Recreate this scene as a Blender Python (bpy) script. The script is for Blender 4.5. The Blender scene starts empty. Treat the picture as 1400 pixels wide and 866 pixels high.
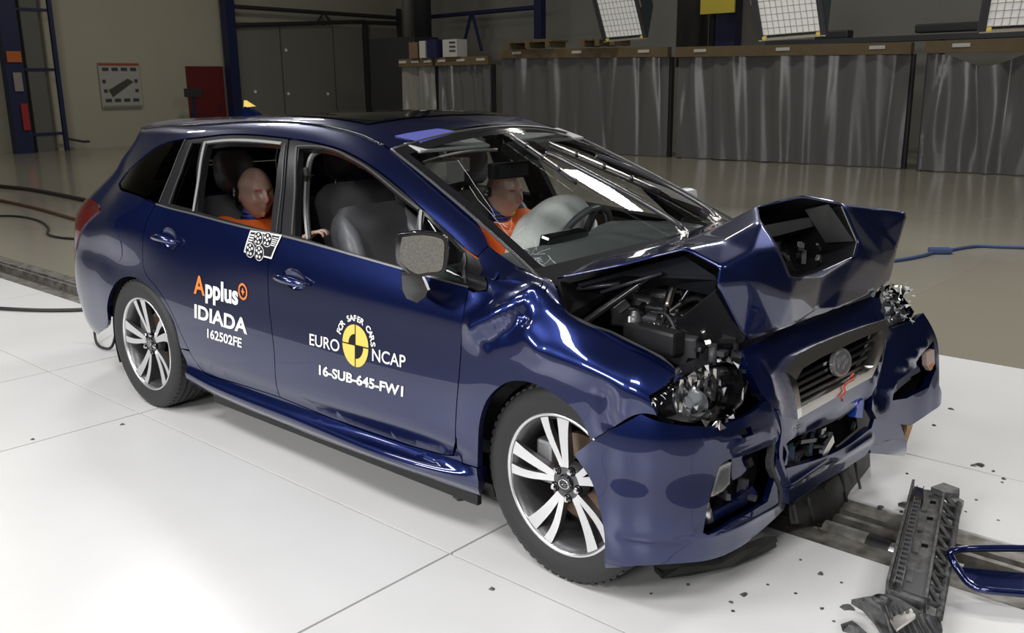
import bpy, bmesh, math, random
import numpy as np
from mathutils import Vector, Matrix, geometry
random.seed(7)
R = math.radians
scene = bpy.context.scene
COL = scene.collection

# ------------------------------------------------------------------ camera
CX = np.array([4.3757, -2.9875, 1.5802])
YAW, PITCH, ROLL, FPX, IW, IH = 2.3016, 0.2460, -0.0120, 1271.8, 1400.0, 866.0
FW = np.array([math.cos(YAW)*math.cos(PITCH), math.sin(YAW)*math.cos(PITCH), -math.sin(PITCH)])
_r = np.cross(FW, [0, 0, 1.0]); _r /= np.linalg.norm(_r); _u = np.cross(_r, FW)
RT = _r*math.cos(ROLL) + _u*math.sin(ROLL); UP = -_r*math.sin(ROLL) + _u*math.cos(ROLL)
cam = bpy.data.cameras.new('camera'); camo = bpy.data.objects.new('camera', cam); COL.objects.link(camo)
M = Matrix.Identity(4)
for i in range(3):
    M[i][0] = RT[i]; M[i][1] = UP[i]; M[i][2] = -FW[i]; M[i][3] = CX[i]
camo.matrix_world = M
cam.sensor_fit = 'HORIZONTAL'; cam.sensor_width = 36.0; cam.lens = 36.0*FPX/IW
cam.clip_start = .05; cam.clip_end = 200
scene.camera = camo

def at(px, py, **k):                       # survey a photo point onto the plane x=, y= or z=
    a, v = list(k.items())[0]; i = 'xyz'.index(a)
    d = FW + RT*(px-IW/2)/FPX - UP*(py-IH/2)/FPX
    return CX + d*((v-CX[i])/d[i])
def proj(P):
    d = np.asarray(P, float) - CX; z = d @ FW
    return np.stack([IW/2 + FPX*(d @ RT)/z, IH/2 - FPX*(d @ UP)/z], -1)

# ------------------------------------------------------------------ world, lights, exposure
w = bpy.data.worlds.new('world'); scene.world = w; w.use_nodes = True
w.node_tree.nodes['Background'].inputs[0].default_value = (.75, .8, 1, 1)
w.node_tree.nodes['Background'].inputs[1].default_value = .02
vs = scene.view_settings
vs.view_transform = 'Standard'; vs.look = 'None'; vs.gamma = 1; vs.use_curve_mapping = False
vs.exposure = 0.0
def area(name, loc, tgt, sx, sy, power, col=(1, .99, .985)):
    l = bpy.data.lights.new(name, 'AREA'); l.shape = 'RECTANGLE'; l.size = sx; l.size_y = sy; l.energy = power; l.color = col
    o = bpy.data.objects.new(name, l); COL.objects.link(o); o.location = loc
    o.rotation_euler = (Vector(tgt)-Vector(loc)).to_track_quat('-Z', 'Y').to_euler()
    return o
# lamp banks of the impact-zone film lighting, hung from the hall roof in two rows over the track
for i, (x, y, z, p, ty, sx) in enumerate([(-3.0, -3.6, 5.2, 90, -1.0, 1.9), (1.0, -3.6, 5.2, 100, -1.0, 1.9), (4.8, -3.4, 5.2, 110, -1.0, 1.9), (-5.5, 2.2, 5.2, 120, .5, 1.3), (.05, 6.1, 5.2, 150, .5, 1.3), (4.7, 6.1, 5.2, 150, .5, 1.3), (7.2, 0, 5.0, 50, 0, 1.9)]):
    area('lamp_bank', (x, y, z), (x*.6+.8, ty, .2), sx, .75, p)
# side banks beside the track, shining level into the cabin
for x, p in ((-2.4, 160), (1.6, 200), (5.2, 120)):
    area('side_lamp_bank', (x, -7.2, 3.3), (x*.5+.6, -.6, .9), 1.9, .75, p)
# dim hall lamps far behind
for x, y in ((-14, 2), (-15, 10), (-6, 11), (2, 11)):
    area('hall_lamp', (x, y, 7.5), (x, y, 0), 1.6, .5, 120, (1, .95, .84))

# ------------------------------------------------------------------ helpers
MATS = {}
def mat(name, col, rough=.5, metal=0, coat=0, coat_r=.03, emit=0, noise=None, bump=0, bscale=60, spec=.5, alpha=1, sheen=0):
    if name in MATS: return MATS[name]
    m = bpy.data.materials.new(name); m.use_nodes = True; nt = m.node_tree; b = nt.nodes['Principled BSDF']
    c = (*col, 1)
    b.inputs['Base Color'].default_value = c; b.inputs['Roughness'].default_value = rough; b.inputs['Metallic'].default_value = metal
    b.inputs['Coat Weight'].default_value = coat; b.inputs['Coat Roughness'].default_value = coat_r
    b.inputs['Specular IOR Level'].default_value = spec
    if emit: b.inputs['Emission Color'].default_value = c; b.inputs['Emission Strength'].default_value = emit
    tc = nt.nodes.new('ShaderNodeTexCoord')
    if noise:
        sc, amt, col2 = noise
        n = nt.nodes.new('ShaderNodeTexNoise'); n.inputs['Scale'].default_value = sc; n.inputs['Detail'].default_value = 6
        nt.links.new(tc.outputs['Object'], n.inputs['Vector'])
        rmp = nt.nodes.new('ShaderNodeValToRGB'); rmp.color_ramp.elements[0].position = .5-amt/2; rmp.color_ramp.elements[1].position = .5+amt/2
        rmp.color_ramp.elements[0].color = (*col2, 1); rmp.color_ramp.elements[1].color = c
        nt.links.new(n.outputs[0], rmp.inputs[0]); nt.links.new(rmp.outputs[0], b.inputs['Base Color'])
    if bump:
        n = nt.nodes.new('ShaderNodeTexNoise'); n.inputs['Scale'].default_value = bscale; n.inputs['Detail'].default_value = 3
        nt.links.new(tc.outputs['Object'], n.inputs['Vector'])
        bp = nt.nodes.new('ShaderNodeBump'); bp.inputs['Strength'].default_value = bump; bp.inputs['Distance'].default_value = .01
        nt.links.new(n.outputs[0], bp.inputs['Height']); nt.links.new(bp.outputs[0], b.inputs['Normal'])
    MATS[name] = m
    return m
def glass(name, tint, ior=1.45, rough=0.0):
    if name in MATS: return MATS[name]
    m = bpy.data.materials.new(name); m.use_nodes = True; nt = m.node_tree; nt.nodes.clear()
    o = nt.nodes.new('ShaderNodeOutputMaterial'); mx = nt.nodes.new('ShaderNodeMixShader')
    t = nt.nodes.new('ShaderNodeBsdfTransparent'); t.inputs[0].default_value = (*tint, 1)
    g = nt.nodes.new('ShaderNodeBsdfGlossy'); g.inputs['Roughness'].default_value = rough
    f = nt.nodes.new('ShaderNodeFresnel'); f.inputs[0].default_value = ior
    nt.links.new(f.outputs[0], mx.inputs[0]); nt.links.new(t.outputs[0], mx.inputs[1]); nt.links.new(g.outputs[0], mx.inputs[2]); nt.links.new(mx.outputs[0], o.inputs[0])
    MATS[name] = m
    return m

PAINT = mat('lapis_blue_metallic_paint', (.0042, .0135, .095), .30, .78, coat=1, coat_r=.012)
PAINT.node_tree.nodes['Principled BSDF'].inputs['Coat IOR'].default_value = 1.68
BLACKG = mat('gloss_black_trim', (.012, .012, .014), .12, 0, coat=.5)
FRAME = mat('satin_black_frame', (.012, .012, .014), .3)
PLAST = mat('black_plastic', (.014, .014, .016), .42, spec=.35, bump=.1, bscale=150)
PLASTG = mat('dark_grey_plastic', (.05, .05, .055), .5)
RUBBER = mat('tyre_rubber', (.022, .022, .023), .62)
SEAL = mat('grey_window_seal', (.045, .045, .045), .4)
CHROME = mat('chrome', (.85, .85, .86), .08, 1)
SATIN = mat('satin_chrome', (.70, .67, .63), .3, 1)
MACH = mat('machined_alloy', (.78, .78, .79), .28, .85)
ALLOYD = mat('dark_alloy', (.12, .12, .125), .35, .6)
STEEL = mat('worn_steel', (.30, .29, .27), .45, .5, noise=(14, .35, (.09, .08, .065)), bump=.15, bscale=30)
DARKV = mat('dark_void', (.006, .006, .007), .9, spec=.03)
SEAT = mat('charcoal_seat_fabric', (.085, .087, .093), .8, bump=.2, bscale=400)
LEATH = mat('dark_grey_leather', (.12, .124, .135), .36, bump=.1, bscale=250)
TRIM = mat('dark_interior_trim', (.03, .031, .034), .6)
HEADL = mat('light_grey_headliner', (.42, .43, .42), .85)
ORANGE = mat('orange_cloth', (.90, .17, .02), .75, bump=.2, bscale=200)
SKIN = mat('dummy_vinyl', (.50, .33, .265), .36, noise=(7, .8, (.45, .29, .23)))
BLUEN = mat('blue_neck_rubber', (.03, .07, .35), .5)
WHITE = mat('white_vinyl_lettering', (.85, .85, .84), .45)
YELL = mat('yellow_vinyl', (.78, .58, .12), .45)
ORVIN = mat('orange_vinyl', (.80, .22, .035), .45)
BLKV = mat('black_vinyl', (.012, .012, .016), .5, spec=.2)
BAG = mat('airbag_cloth', (.86, .86, .83), .85, bump=.3, bscale=60)
REDL = mat('red_tail_lens', (.075, .004, .005), .1, 0, coat=1)
LENS = glass('clear_lens', (.86, .88, .9), 1.5)
WSG = glass('windscreen_glass', (.90, .94, .93), 1.45)
TINT = glass('privacy_glass', (.02, .02, .022), 1.5)
SMOKE = glass('door_tinted_glass', (.25, .27, .27), 1.5)

def link(o, parent=None):
    COL.objects.link(o)
    if parent is not None: o.parent = parent
    return o
def tag(o, label=None, cat=None, group=None, kind=None):
    if label: o['label'] = label
    if cat: o['category'] = cat
    if group: o['group'] = group
    if kind: o['kind'] = kind
    return o
def empty(name, loc=(0, 0, 0), label=None, cat=None, group=None):
    o = bpy.data.objects.new(name, None); o.location = loc; o.empty_display_size = .1
    COL.objects.link(o); return tag(o, label, cat, group)
def mesh(name, V, F, mats, parent=None, smooth=False, mi=None, normals=None):
    me = bpy.data.meshes.new(name); me.from_pydata([tuple(map(float, v)) for v in V], [], [tuple(map(int, f)) for f in F])
    for m in (mats if isinstance(mats, (list, tuple)) else [mats]): me.materials.append(m)
    if smooth: me.polygons.foreach_set('use_smooth', [True]*len(me.polygons))
    if mi is not None: me.polygons.foreach_set('material_index', [int(k) for k in mi])
    me.update()
    if normals is not None: me.normals_split_custom_set_from_vertices([tuple(map(float, n)) for n in normals])
    o = bpy.data.objects.new(name, me); link(o, parent)
    if parent is not None and parent.type == 'EMPTY' and any(abs(c) > 1e-9 for c in parent.location):
        o.matrix_parent_inverse = Matrix.Translation(-Vector(parent.location))
    return o
class MB:
    """collects shapes of ONE piece"""
    def __init__(s): s.V = []; s.F = []; s.I = []
    def add(s, V, F, mi=0):
        n = len(s.V); s.V += [tuple(v) for v in V]; s.F += [tuple(n+k for k in f) for f in F]; s.I += [mi]*len(F); return s
    def box(s, c, d, rz=0, rx=0, ry=0, mi=0, bev=0):
        m = Matrix.Translation(c) @ Matrix.Rotation(rz, 4, 'Z') @ Matrix.Rotation(ry, 4, 'Y') @ Matrix.Rotation(rx, 4, 'X')
        if bev:
            bm = bmesh.new(); bmesh.ops.create_cube(bm, size=1); bmesh.ops.scale(bm, vec=d, verts=bm.verts)
            bmesh.ops.bevel(bm, geom=bm.edges[:], offset=bev, segments=2, profile=.6, affect='EDGES')
            bm.verts.index_update(); s.add([m @ v.co for v in bm.verts], [[v.index for v in f.verts] for f in bm.faces], mi); bm.free(); return s
        V = [m @ Vector((x*d[0]/2, y*d[1]/2, z*d[2]/2)) for x in (-1, 1) for y in (-1, 1) for z in (-1, 1)]
        return s.add(V, [(0, 1, 3, 2), (4, 6, 7, 5), (0, 4, 5, 1), (2, 3, 7, 6), (0, 2, 6, 4), (1, 5, 7, 3)], mi)
    def tube(s, pts, r, n=10, mi=0, cap=True):
        P = [Vector(p) for p in pts]; rs = r if isinstance(r, (list, tuple)) else [r]*len(P)
        rings = []; prev = None
        for i, p in enumerate(P):
            t = (P[min(i+1, len(P)-1)]-P[max(i-1, 0)]).normalized()
            a = prev if prev is not None else (Vector((0, 0, 1)) if abs(t.z) < .9 else Vector((1, 0, 0)))
            b = t.cross(a).normalized(); a = b.cross(t).normalized(); prev = a
            rings.append([p+(a*math.cos(2*math.pi*k/n)+b*math.sin(2*math.pi*k/n))*rs[i] for k in range(n)])
        V = [v for q in rings for v in q]; F = []
        for i in range(len(P)-1):
            for k in range(n): F.append((i*n+k, i*n+(k+1) % n, (i+1)*n+(k+1) % n, (i+1)*n+k))
        if cap: F.append(tuple(range(n-1, -1, -1))); F.append(tuple((len(P)-1)*n+k for k in range(n)))
        return s.add(V, F, mi)
    def lathe(s, prof, c=(0, 0, 0), axis='Y', n=48, mi=0, a0=0, a1=2*math.pi, mis=None):
        """prof: (radius, offset along the axis)"""
        full = abs(a1-a0-2*math.pi) < 1e-6; k = n if full else n+1; V = []
        for (r, h) in prof:
            for i in range(k):
                t = a0+(a1-a0)*i/n
                p = {'Y': (r*math.cos(t), h, r*math.sin(t)), 'Z': (r*math.cos(t), r*math.sin(t), h), 'X': (h, r*math.cos(t), r*math.sin(t))}[axis]
                V.append((c[0]+p[0], c[1]+p[1], c[2]+p[2]))
        F = []; I = []
        for j in range(len(prof)-1):
            for i in range(n):
                F.append((j*k+i, j*k+(i+1) % k, (j+1)*k+(i+1) % k, (j+1)*k+i)); I.append(mis[j] if mis else mi)
        b = len(s.V); s.V += V; s.F += [tuple(b+q for q in f) for f in F]; s.I += I
        return s
    def prism(s, poly, d, mi=0):
        """poly: 3D outline, extruded by vector d"""
        n = len(poly); d = Vector(d); V = [Vector(p) for p in poly]+[Vector(p)+d for p in poly]
        F = [tuple(range(n)), tuple(range(2*n-1, n-1, -1))]+[(i, (i+1) % n, n+(i+1) % n, n+i) for i in range(n)]
        return s.add(V, F, mi)
    def xf(s, m): s.V = [tuple(m @ Vector(v)) for v in s.V]; return s
    def build(s, name, mats, parent=None, smooth=False, angle=None):
        o = mesh(name, s.V, s.F, mats, parent, smooth or angle is not None, s.I)
        bm = bmesh.new(); bm.from_mesh(o.data); bmesh.ops.recalc_face_normals(bm, faces=bm.faces)
        if angle is not None:
            for e in bm.edges:
                if len(e.link_faces) == 2 and e.calc_face_angle(0) > R(angle): e.smooth = False
        bm.to_mesh(o.data); bm.free()
        return o
def smoothline(pts, n=6):
    P = [np.array(p, float) for p in pts]; out = []
    for i in range(len(P)-1):
        p0 = P[max(i-1, 0)]; p1 = P[i]; p2 = P[i+1]; p3 = P[min(i+2, len(P)-1)]
        for k in range(n):
            t = k/n
            out.append(.5*((2*p1)+(p2-p0)*t+(2*p0-5*p1+4*p2-p3)*t*t+(3*p1-p0-3*p2+p3)*t**3))
    out.append(P[-1]); return out

def hermite(x, Y, xs):
    """x knots, Y (n,...) values, evaluate at xs: cubic with three-point tangents"""
    x = np.asarray(x, float); Y = np.asarray(Y, float); n = len(x)
    h = np.diff(x); d = np.diff(Y, axis=0)/h.reshape(-1, *[1]*(Y.ndim-1))
    m = np.zeros_like(Y); m[0] = d[0]; m[-1] = d[-1]
    for i in range(1, n-1): m[i] = (d[i-1]*h[i]+d[i]*h[i-1])/(h[i]+h[i-1])
    k = np.clip(np.searchsorted(x, xs, side='right')-1, 0, n-2)
    H = h[k]; t = (xs-x[k])/H; sh = (-1,)+(1,)*(Y.ndim-1)
    t = t.reshape(sh); H = H.reshape(sh)
    return (2*t**3-3*t**2+1)*Y[k]+(t**3-2*t**2+t)*H*m[k]+(-2*t**3+3*t**2)*Y[k+1]+(t**3-t**2)*H*m[k+1]

class Net:
    """a smooth surface over (u, v) from a net of control points P[row][col]; outward normals point away from 'inside'"""
    def __init__(s, U, V, P, inside, du=.012):
        s.u0, s.u1, s.v0, s.v1 = U[0], U[-1], V[0], V[-1]
        s.us = np.arange(U[0], U[-1]+1e-9, du); s.vs = np.arange(V[0], V[-1]+1e-9, du); s.d = du
        A = hermite(U, np.transpose(np.array(P, float), (1, 0, 2)), s.us)      # (nu, rows, 3)
        s.G = np.transpose(hermite(V, np.transpose(A, (1, 0, 2)), s.vs), (1, 0, 2))   # (nu, nv, 3)
        gu = np.gradient(s.G, axis=0); gv = np.gradient(s.G, axis=1)
        N = np.cross(gu, gv); N /= np.linalg.norm(N, axis=-1, keepdims=True)+1e-12
        ref = s.G-np.array(inside)
        s.sg = 1.0 if np.median(np.sum(N*ref, -1)) > 0 else -1.0
        s.N = N*s.sg
        s.px = proj(s.G)
        s.face = np.sum(s.N*(CX-s.G), -1) > -.02
    def _look(s, A, u, v):
        u = np.clip((np.asarray(u, float)-s.u0)/s.d, 0, A.shape[0]-1.001); v = np.clip((np.asarray(v, float)-s.v0)/s.d, 0, A.shape[1]-1.001)
        i = u.astype(int); j = v.astype(int); a = (u-i)[..., None]; b = (v-j)[..., None]
        return A[i, j]*(1-a)*(1-b)+A[i+1, j]*a*(1-b)+A[i, j+1]*(1-a)*b+A[i+1, j+1]*a*b
    def S(s, u, v): return s._look(s.G, u, v)
    def Nn(s, u, v):
        n = s._look(s.N, u, v); return n/(np.linalg.norm(n, axis=-1, keepdims=True)+1e-12)
    def inv(s, px, py):
        d = (s.px[..., 0]-px)**2+(s.px[..., 1]-py)**2+np.where(s.face, 0, 400)
        i, j = np.unravel_index(np.argmin(d), d.shape); u = s.us[i]; v = s.vs[j]
        for _ in range(6):
            p = proj(s.S(u, v)); e = 4e-3
            J = np.stack([(proj(s.S(u+e, v))-proj(s.S(u-e, v)))/(2*e), (proj(s.S(u, v+e))-proj(s.S(u, v-e)))/(2*e)], 1)
            try: st = np.linalg.solve(J.T @ J+1e-1*np.eye(2), J.T @ (np.array([px, py])-p))
            except Exception: break
            st = np.clip(st, -.03, .03); u = float(np.clip(u+st[0], s.u0, s.u1)); v = float(np.clip(v+st[1], s.v0, s.v1))
        return (u, v)
    def uv(s, pts, n=4, sm=True):
        """photo points -> smooth uv line"""
        q = [s.inv(*p) for p in pts]
        return [tuple(a) for a in smoothline(q, n)] if sm and len(q) > 2 else q

def inpoly(pt, poly):
    x, y = pt; c = False; n = len(poly); j = n-1
    for i in range(n):
        xi, yi = poly[i]; xj, yj = poly[j]
        if (yi > y) != (yj > y) and x < (xj-xi)*(y-yi)/(yj-yi+1e-15)+xi: c = not c
        j = i
    return c
def clean(poly, eps=1e-4):
    out = []
    for p in poly:
        if not out or (p[0]-out[-1][0])**2+(p[1]-out[-1][1])**2 > eps**2: out.append((float(p[0]), float(p[1])))
    if len(out) > 2 and (out[0][0]-out[-1][0])**2+(out[0][1]-out[-1][1])**2 < eps**2: out.pop()
    return out
def inset_poly(poly, d):
    """shrink a polygon by d (uv metres)"""
    n = len(poly); A = sum(poly[i][0]*poly[(i+1) % n][1]-poly[(i+1) % n][0]*poly[i][1] for i in range(n))
    sgn = 1 if A > 0 else -1; out = []
    for i in range(n):
        p = np.array(poly[i]); a = p-np.array(poly[i-1]); b = np.array(poly[(i+1) % n])-p
        a /= np.linalg.norm(a)+1e-12; b /= np.linalg.norm(b)+1e-12
        na = np.array([-a[1], a[0]])*sgn; nb = np.array([-b[1], b[0]])*sgn; m = na+nb; l = np.linalg.norm(m)
        if l < 1e-6: out.append(tuple(p)); continue
        m /= l; k = d/max(.45, float(m @ na)); out.append(tuple(p+m*k))
    return out
def resample(poly, h):
    out = []; n = len(poly)
    for i in range(n):
        a = np.array(poly[i]); b = np.array(poly[(i+1) % n]); k = max(1, int(math.ceil(np.linalg.norm(b-a)/h)))
        for j in range(k): out.append(tuple(a+(b-a)*j/k))
    return out
def panel(net, name, poly, mats, parent=None, holes=(), h=.035, gap=.0025, depth=.018, off=0.0, disp=None, mirror=False, both=False, thick=None, jit=0):
    """sheet-metal piece lying on a net: outline poly and holes in uv; edges folded inward by depth"""
    poly = clean(poly)
    if gap: poly = clean(inset_poly(poly, gap))
    loops = [resample(poly, h)]+[resample(clean(x), h) for x in holes]
    P2 = []; E = []
    for lp in loops:
        b = len(P2); P2 += lp; E += [(b+i, b+(i+1) % len(lp)) for i in range(len(lp))]
    nb = len(P2); bnd = np.array(P2)
    us = [p[0] for p in loops[0]]; vsx = [p[1] for p in loops[0]]
    for a in np.arange(math.floor(min(us)/h)*h, max(us), h):
        for b in np.arange(math.floor(min(vsx)/h)*h, max(vsx), h):
            if np.min((bnd[:, 0]-a)**2+(bnd[:, 1]-b)**2) < (.45*h)**2: continue
            if inpoly((a, b), loops[0]) and not any(inpoly((a, b), l) for l in loops[1:]): P2.append((a, b))
    r = geometry.delaunay_2d_cdt([Vector(p) for p in P2], E, [], 0, 1e-6)
    V2 = [(v.x, v.y) for v in r[0]]; T = []
    for f in r[2]:
        c = (sum(V2[i][0] for i in f)/len(f), sum(V2[i][1] for i in f)/len(f))
        if inpoly(c, loops[0]) and not any(inpoly(c, l) for l in loops[1:]): T.append(tuple(f))
    uu = np.array([p[0] for p in V2]); vv = np.array([p[1] for p in V2])
    def pos(u, v):
        p = net.S(u, v); n = net.Nn(u, v)
        d = off+(disp(u, v) if disp is not None else 0)
        return p+n*np.asarray(d).reshape(-1, 1) if np.ndim(d) else p+n*d
    X = pos(uu, vv)
    if disp is not None:
        e = .006
        N = np.cross(pos(uu+e, vv)-pos(uu-e, vv), pos(uu, vv+e)-pos(uu, vv-e))*net.sg
        N /= np.linalg.norm(N, axis=1, keepdims=True)+1e-12
    else: N = net.Nn(uu, vv)
    # orientation of triangles
    F = []
    for t in T:
        n = np.cross(X[t[1]]-X[t[0]], X[t[2]]-X[t[0]])
        F.append(t if n @ N[t[0]] > 0 else t[::-1])
    # folded rim along boundary edges
    cnt = {}
    for t in F:
        for i in range(len(t)):
            k = (t[i], t[(i+1) % len(t)]); cnt[k] = cnt.get(k, 0)+1
    Vx = [tuple(x) for x in X]; Nx = [tuple(n) for n in N]
    if depth:
        for (a, b) in [k for k in cnt if (k[1], k[0]) not in cnt]:
            m = len(Vx); e = X[b]-X[a]; nn = np.cross(e, (N[a]+N[b])/2); nn /= np.linalg.norm(nn)+1e-12
            for q, dd in ((a, 0), (b, 0), (b, depth), (a, depth)): Vx.append(tuple(X[q]-N[q]*dd)); Nx.append(tuple(nn))
            F.append((m+1, m, m+3, m+2))
    if mirror:
        Vx = [(x, -y, z) for x, y, z in Vx]; Nx = [(x, -y, z) for x, y, z in Nx]; F = [f[::-1] for f in F]
    return mesh(name, Vx, F, mats, parent, True, None, Nx)

# ================================================================== THE HALL
FLW = mat('white_floor_paint', (.80, .80, .79), .32, noise=(1.3, .7, (.70, .70, .69)), bump=.02, bscale=8)
FLB = mat('beige_epoxy_floor', (.33, .31, .25), .16, noise=(.8, .8, (.28, .26, .205)), bump=.015, bscale=3)
FLD = mat('darker_beige_floor', (.31, .285, .225), .2, noise=(.9, .8, (.28, .255, .20)))
WALLM = mat('cream_wall_paint', (.42, .40, .32), .7, noise=(.6, .8, (.38, .36, .29)))
WALLB = mat('grey_wall_paint', (.36, .35, .32), .7, noise=(.6, .8, (.32, .31, .29)))
PART = mat('grey_partition_sheet', (.20, .20, .18), .55)
NAVY = mat('navy_painted_steel', (.012, .018, .07), .45)
DSTEEL = mat('dark_painted_steel', (.03, .032, .036), .5)
WOOD = mat('rough_timber', (.16, .115, .06), .7, noise=(5, .6, (.12, .09, .05)))
SHEETM = mat('dark_grey_plastic_sheet', (.13, .131, .134), .27, bump=.05, bscale=5)
SHEETL = mat('pale_grey_plastic_sheet', (.26, .26, .24), .3)
CARD = mat('cardboard', (.18, .12, .07), .8)
WPAP = mat('white_board', (.55, .55, .52), .6)
DRED = mat('dark_red_paint', (.12, .012, .012), .5)

def struct(name, mb, m, parent=None, **k):
    o = mb.build(name, m, parent, **k)
    if parent is None: o['kind'] = 'structure'
    return o
TY0, TY1 = -.06, .36                                   # guide-rail trench
fl = struct('floor', MB().box((-6, 5, -.28), (34, 32, .1)), DSTEEL)
def slab(x0, x1, y0, y1, m, g=.005, top=0.0):
    MB().box(((x0+x1)/2, (y0+y1)/2, top-.115), (x1-x0-2*g, y1-y0-2*g, .23)).build('floor_panel', m, fl)
xs = [-9, -7.65, -5.45, -3.25, -1.03, .05, 2.255, 4.46]
for a, b in zip(xs[:-1], xs[1:]):
    for c, d in ((TY0, -.955), (-.955, -2.55)): slab(a, b, d, c, FLW)
for a, b in ((.05, 2.255), (2.255, 4.46)):
    for c, d in ((TY1, .955), (.955, 2.6)): slab(a, b, c, d, FLW)
slab(-22.5, -9, -10, TY0, FLB, .002); slab(-9, 10.5, -10, -2.55, FLB, .002); slab(4.46, 10.5, -2.55, TY0, FLB, .002); slab(-22.5, .05, TY1, 2.6, FLB, .001); slab(-22.5, 2.1, 2.6, 20, FLB, .0); slab(2.1, 10.5, 5.9, 20, FLB, .0)
slab(2.1, 10.5, 2.6, 5.9, FLD, .001); slab(4.46, 10.5, TY1, 2.6, FLB, .002)
# guide rail set in its trench
rail = empty('guide_rail', (0, .15, 0), 'worn steel guide rail sunk in the white floor under the car', 'rail')
for y, hw, z in ((TY0+.055, .05, -.004), (TY1-.055, .05, -.004)):
    MB().box((-6.5, y, z-.06), (31, 2*hw, .12)).build('rail_flange', STEEL, rail)
MB().box((-6.5, .15, -.10), (31, .34, .06)).build('rail_bed', mat('rail_dirt', (.07, .06, .05), .8, noise=(12, .7, (.2, .17, .13))), rail)
MB().box((-6.5, .215, -.04), (31, .025, .06)).build('rail_web', STEEL, rail)
cab = empty('tow_cable_end', (3.3, .05, -.06), 'steel tow cable with a thick threaded coupling lying in the rail', 'cable')
MB().tube([(2.4, .10, -.045), (3.14, .10, -.045)], .02, 10).build('wire_rope', mat('wire_rope', (.35, .35, .34), .4, .8, bump=.8, bscale=120), cab, True)
MB().tube([(3.14, .10, -.03), (3.30, .10, -.03)], .04, 18).build('coupling_sleeve', STEEL, cab, angle=40)
MB().tube([(3.30, .10, -.03), (3.38, .10, -.03)], .036, 18).build('rubber_sleeve', PLAST, cab, angle=40)
MB().tube([(3.38, .10, -.03), (3.62, .10, -.03)], .032, 18).build('steel_bar', mat('bright_steel', (.5, .5, .49), .35, .9), cab, angle=40)

# walls and roof
struct('wall_left', MB().box((-21.6, 5, 4.4), (1, 31, 9.3)), WALLM)
struct('wall_back', MB().box((-6, 20.4, 4.4), (32, 1, 9.3)), WALLB)
struct('wall_right', MB().box((10.9, 5, 4.4), (.6, 31, 9.3)), mat('dark_unseen_wall', (.04, .04, .042), .8))  # unseen wall, colour set dark so the crumpled front reflects less
struct('wall_front', MB().box((-6, -10.3, 4.4), (34, .6, 9.3)), mat('dark_unseen_wall', (.04, .04, .042), .8))  # unseen too, same dark colour added for the car's reflections
struct('ceiling', MB().box((-6, 5, 9.2), (34, 31, .3)), mat('dark_roof', (.10, .10, .10), .8))

# -- left wall: steel column between two navy posts
c = empty('steel_column', (-20.85, 7.2, 0), 'grey steel column flanked by navy posts at the cream wall', 'column')
MB().box((-20.9, 7.17, 4), (.25, .42, 8)).build('web', mat('grey_column_paint', (.12, .125, .115), .6), c)
MB().box((-20.75, 7.68, 4), (.1, .10, 8)).build('post', NAVY, c)
MB().box((-20.7, 6.58, 4), (.3, .42, 8)).build('post', NAVY, c)
for z in (.45, 2.05, 3.5):
    MB().box((-20.78, 7.2, z), (.06, 1.0, .07)).build('crossbar', NAVY, c)
s = empty('fire_point_board', (-20.5, 6.55, .5), 'narrow strip of red and orange safety signs on the navy post', 'sign')
MB().box((-20.52, 6.58, 2.35), (.03, .34, .26)).build('orange_sign', mat('sign_orange', (.5, .13, .02), .6), s)
MB().box((-20.52, 6.60, 1.75), (.03, .2, .45)).build('white_sign', mat('sign_dirty_white', (.30, .26, .24), .6), s)
MB().box((-20.52, 6.66, .9), (.05, .16, .65)).build('red_sign', mat('sign_red', (.35, .02, .02), .6), s)
po = empty('wall_poster', (-20.98, 9.45, 1.05), 'white wall poster with a dark diagonal test-hall drawing and red header', 'poster')
MB().box((-21.06, 9.46, 1.64), (.06, 1.14, 1.2)).build('sheet', mat('poster_paper', (.36, .36, .34), .7), po)
MB().box((-21.02, 9.46, 2.2), (.01, 1.13, .06)).build('header_strip', mat('poster_red', (.35, .06, .03), .6), po)
MB().prism([(-21.03, 9.1, 1.52), (-21.03, 9.2, 1.34), (-21.03, 9.82, 1.74), (-21.03, 9.66, 1.82)], (.015, 0, 0)).build('hall_drawing', mat('poster_dark_green', (.055, .06, .04), .7), po)
for k in range(8):
    y = 9.07+(k % 4)*.26; z = 2.07 if k < 4 else 1.25
    MB().box((-21.024, y, z), (.012, .17, .085)).build('thumbnail', mat('poster_ink', (.05, .05, .05), .7), po)
for y, z in ((9.0, 1.75), (9.02, 1.5), (9.9, 1.76), (9.9, 1.5)):
    MB().box((-21.024, y, z), (.012, .09, .09)).build('thumbnail', mat('poster_ink', (.05, .05, .05), .7), po)
MB().box((-21.024, 9.46, 1.08), (.012, 1.1, .05)).build('footer_strip', PART, po)
rd = empty('red_cabinet_door', (-20.95, 12.0, 0), 'dark red metal door beside the navy post', 'door')
MB().box((-21.04, 12.03, 1.08), (.1, 1.16, 2.16)).build('leaf', DRED, rd)
MB().box((-20.97, 12.4, 1.0), (.03, .04, .2)).build('handle', DSTEEL, rd)
sc = empty('floor_scale', (-20.4, 11.2, 0), 'dark scale readout on a thin navy stand before the cream wall', 'scale')
MB().box((-20.4, 11.2, .02), (.5, .5, .04)).build('platform', DSTEEL, sc)
MB().box((-20.4, 11.22, .7), (.06, .07, 1.36)).build('stand', NAVY, sc)
MB().box((-20.38, 11.22, 1.42), (.12, .5, .24), bev=.02).build('readout', DSTEEL, sc)
cw = MB().tube([(-20.95, 7.7, .32), (-20.9, 8.2, .2), (-20.9, 8.35, .2)], .03).build('wall_pipe', DSTEEL)
tag(cw, 'thin dark pipe low on the cream wall beside the column', 'pipe')
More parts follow.
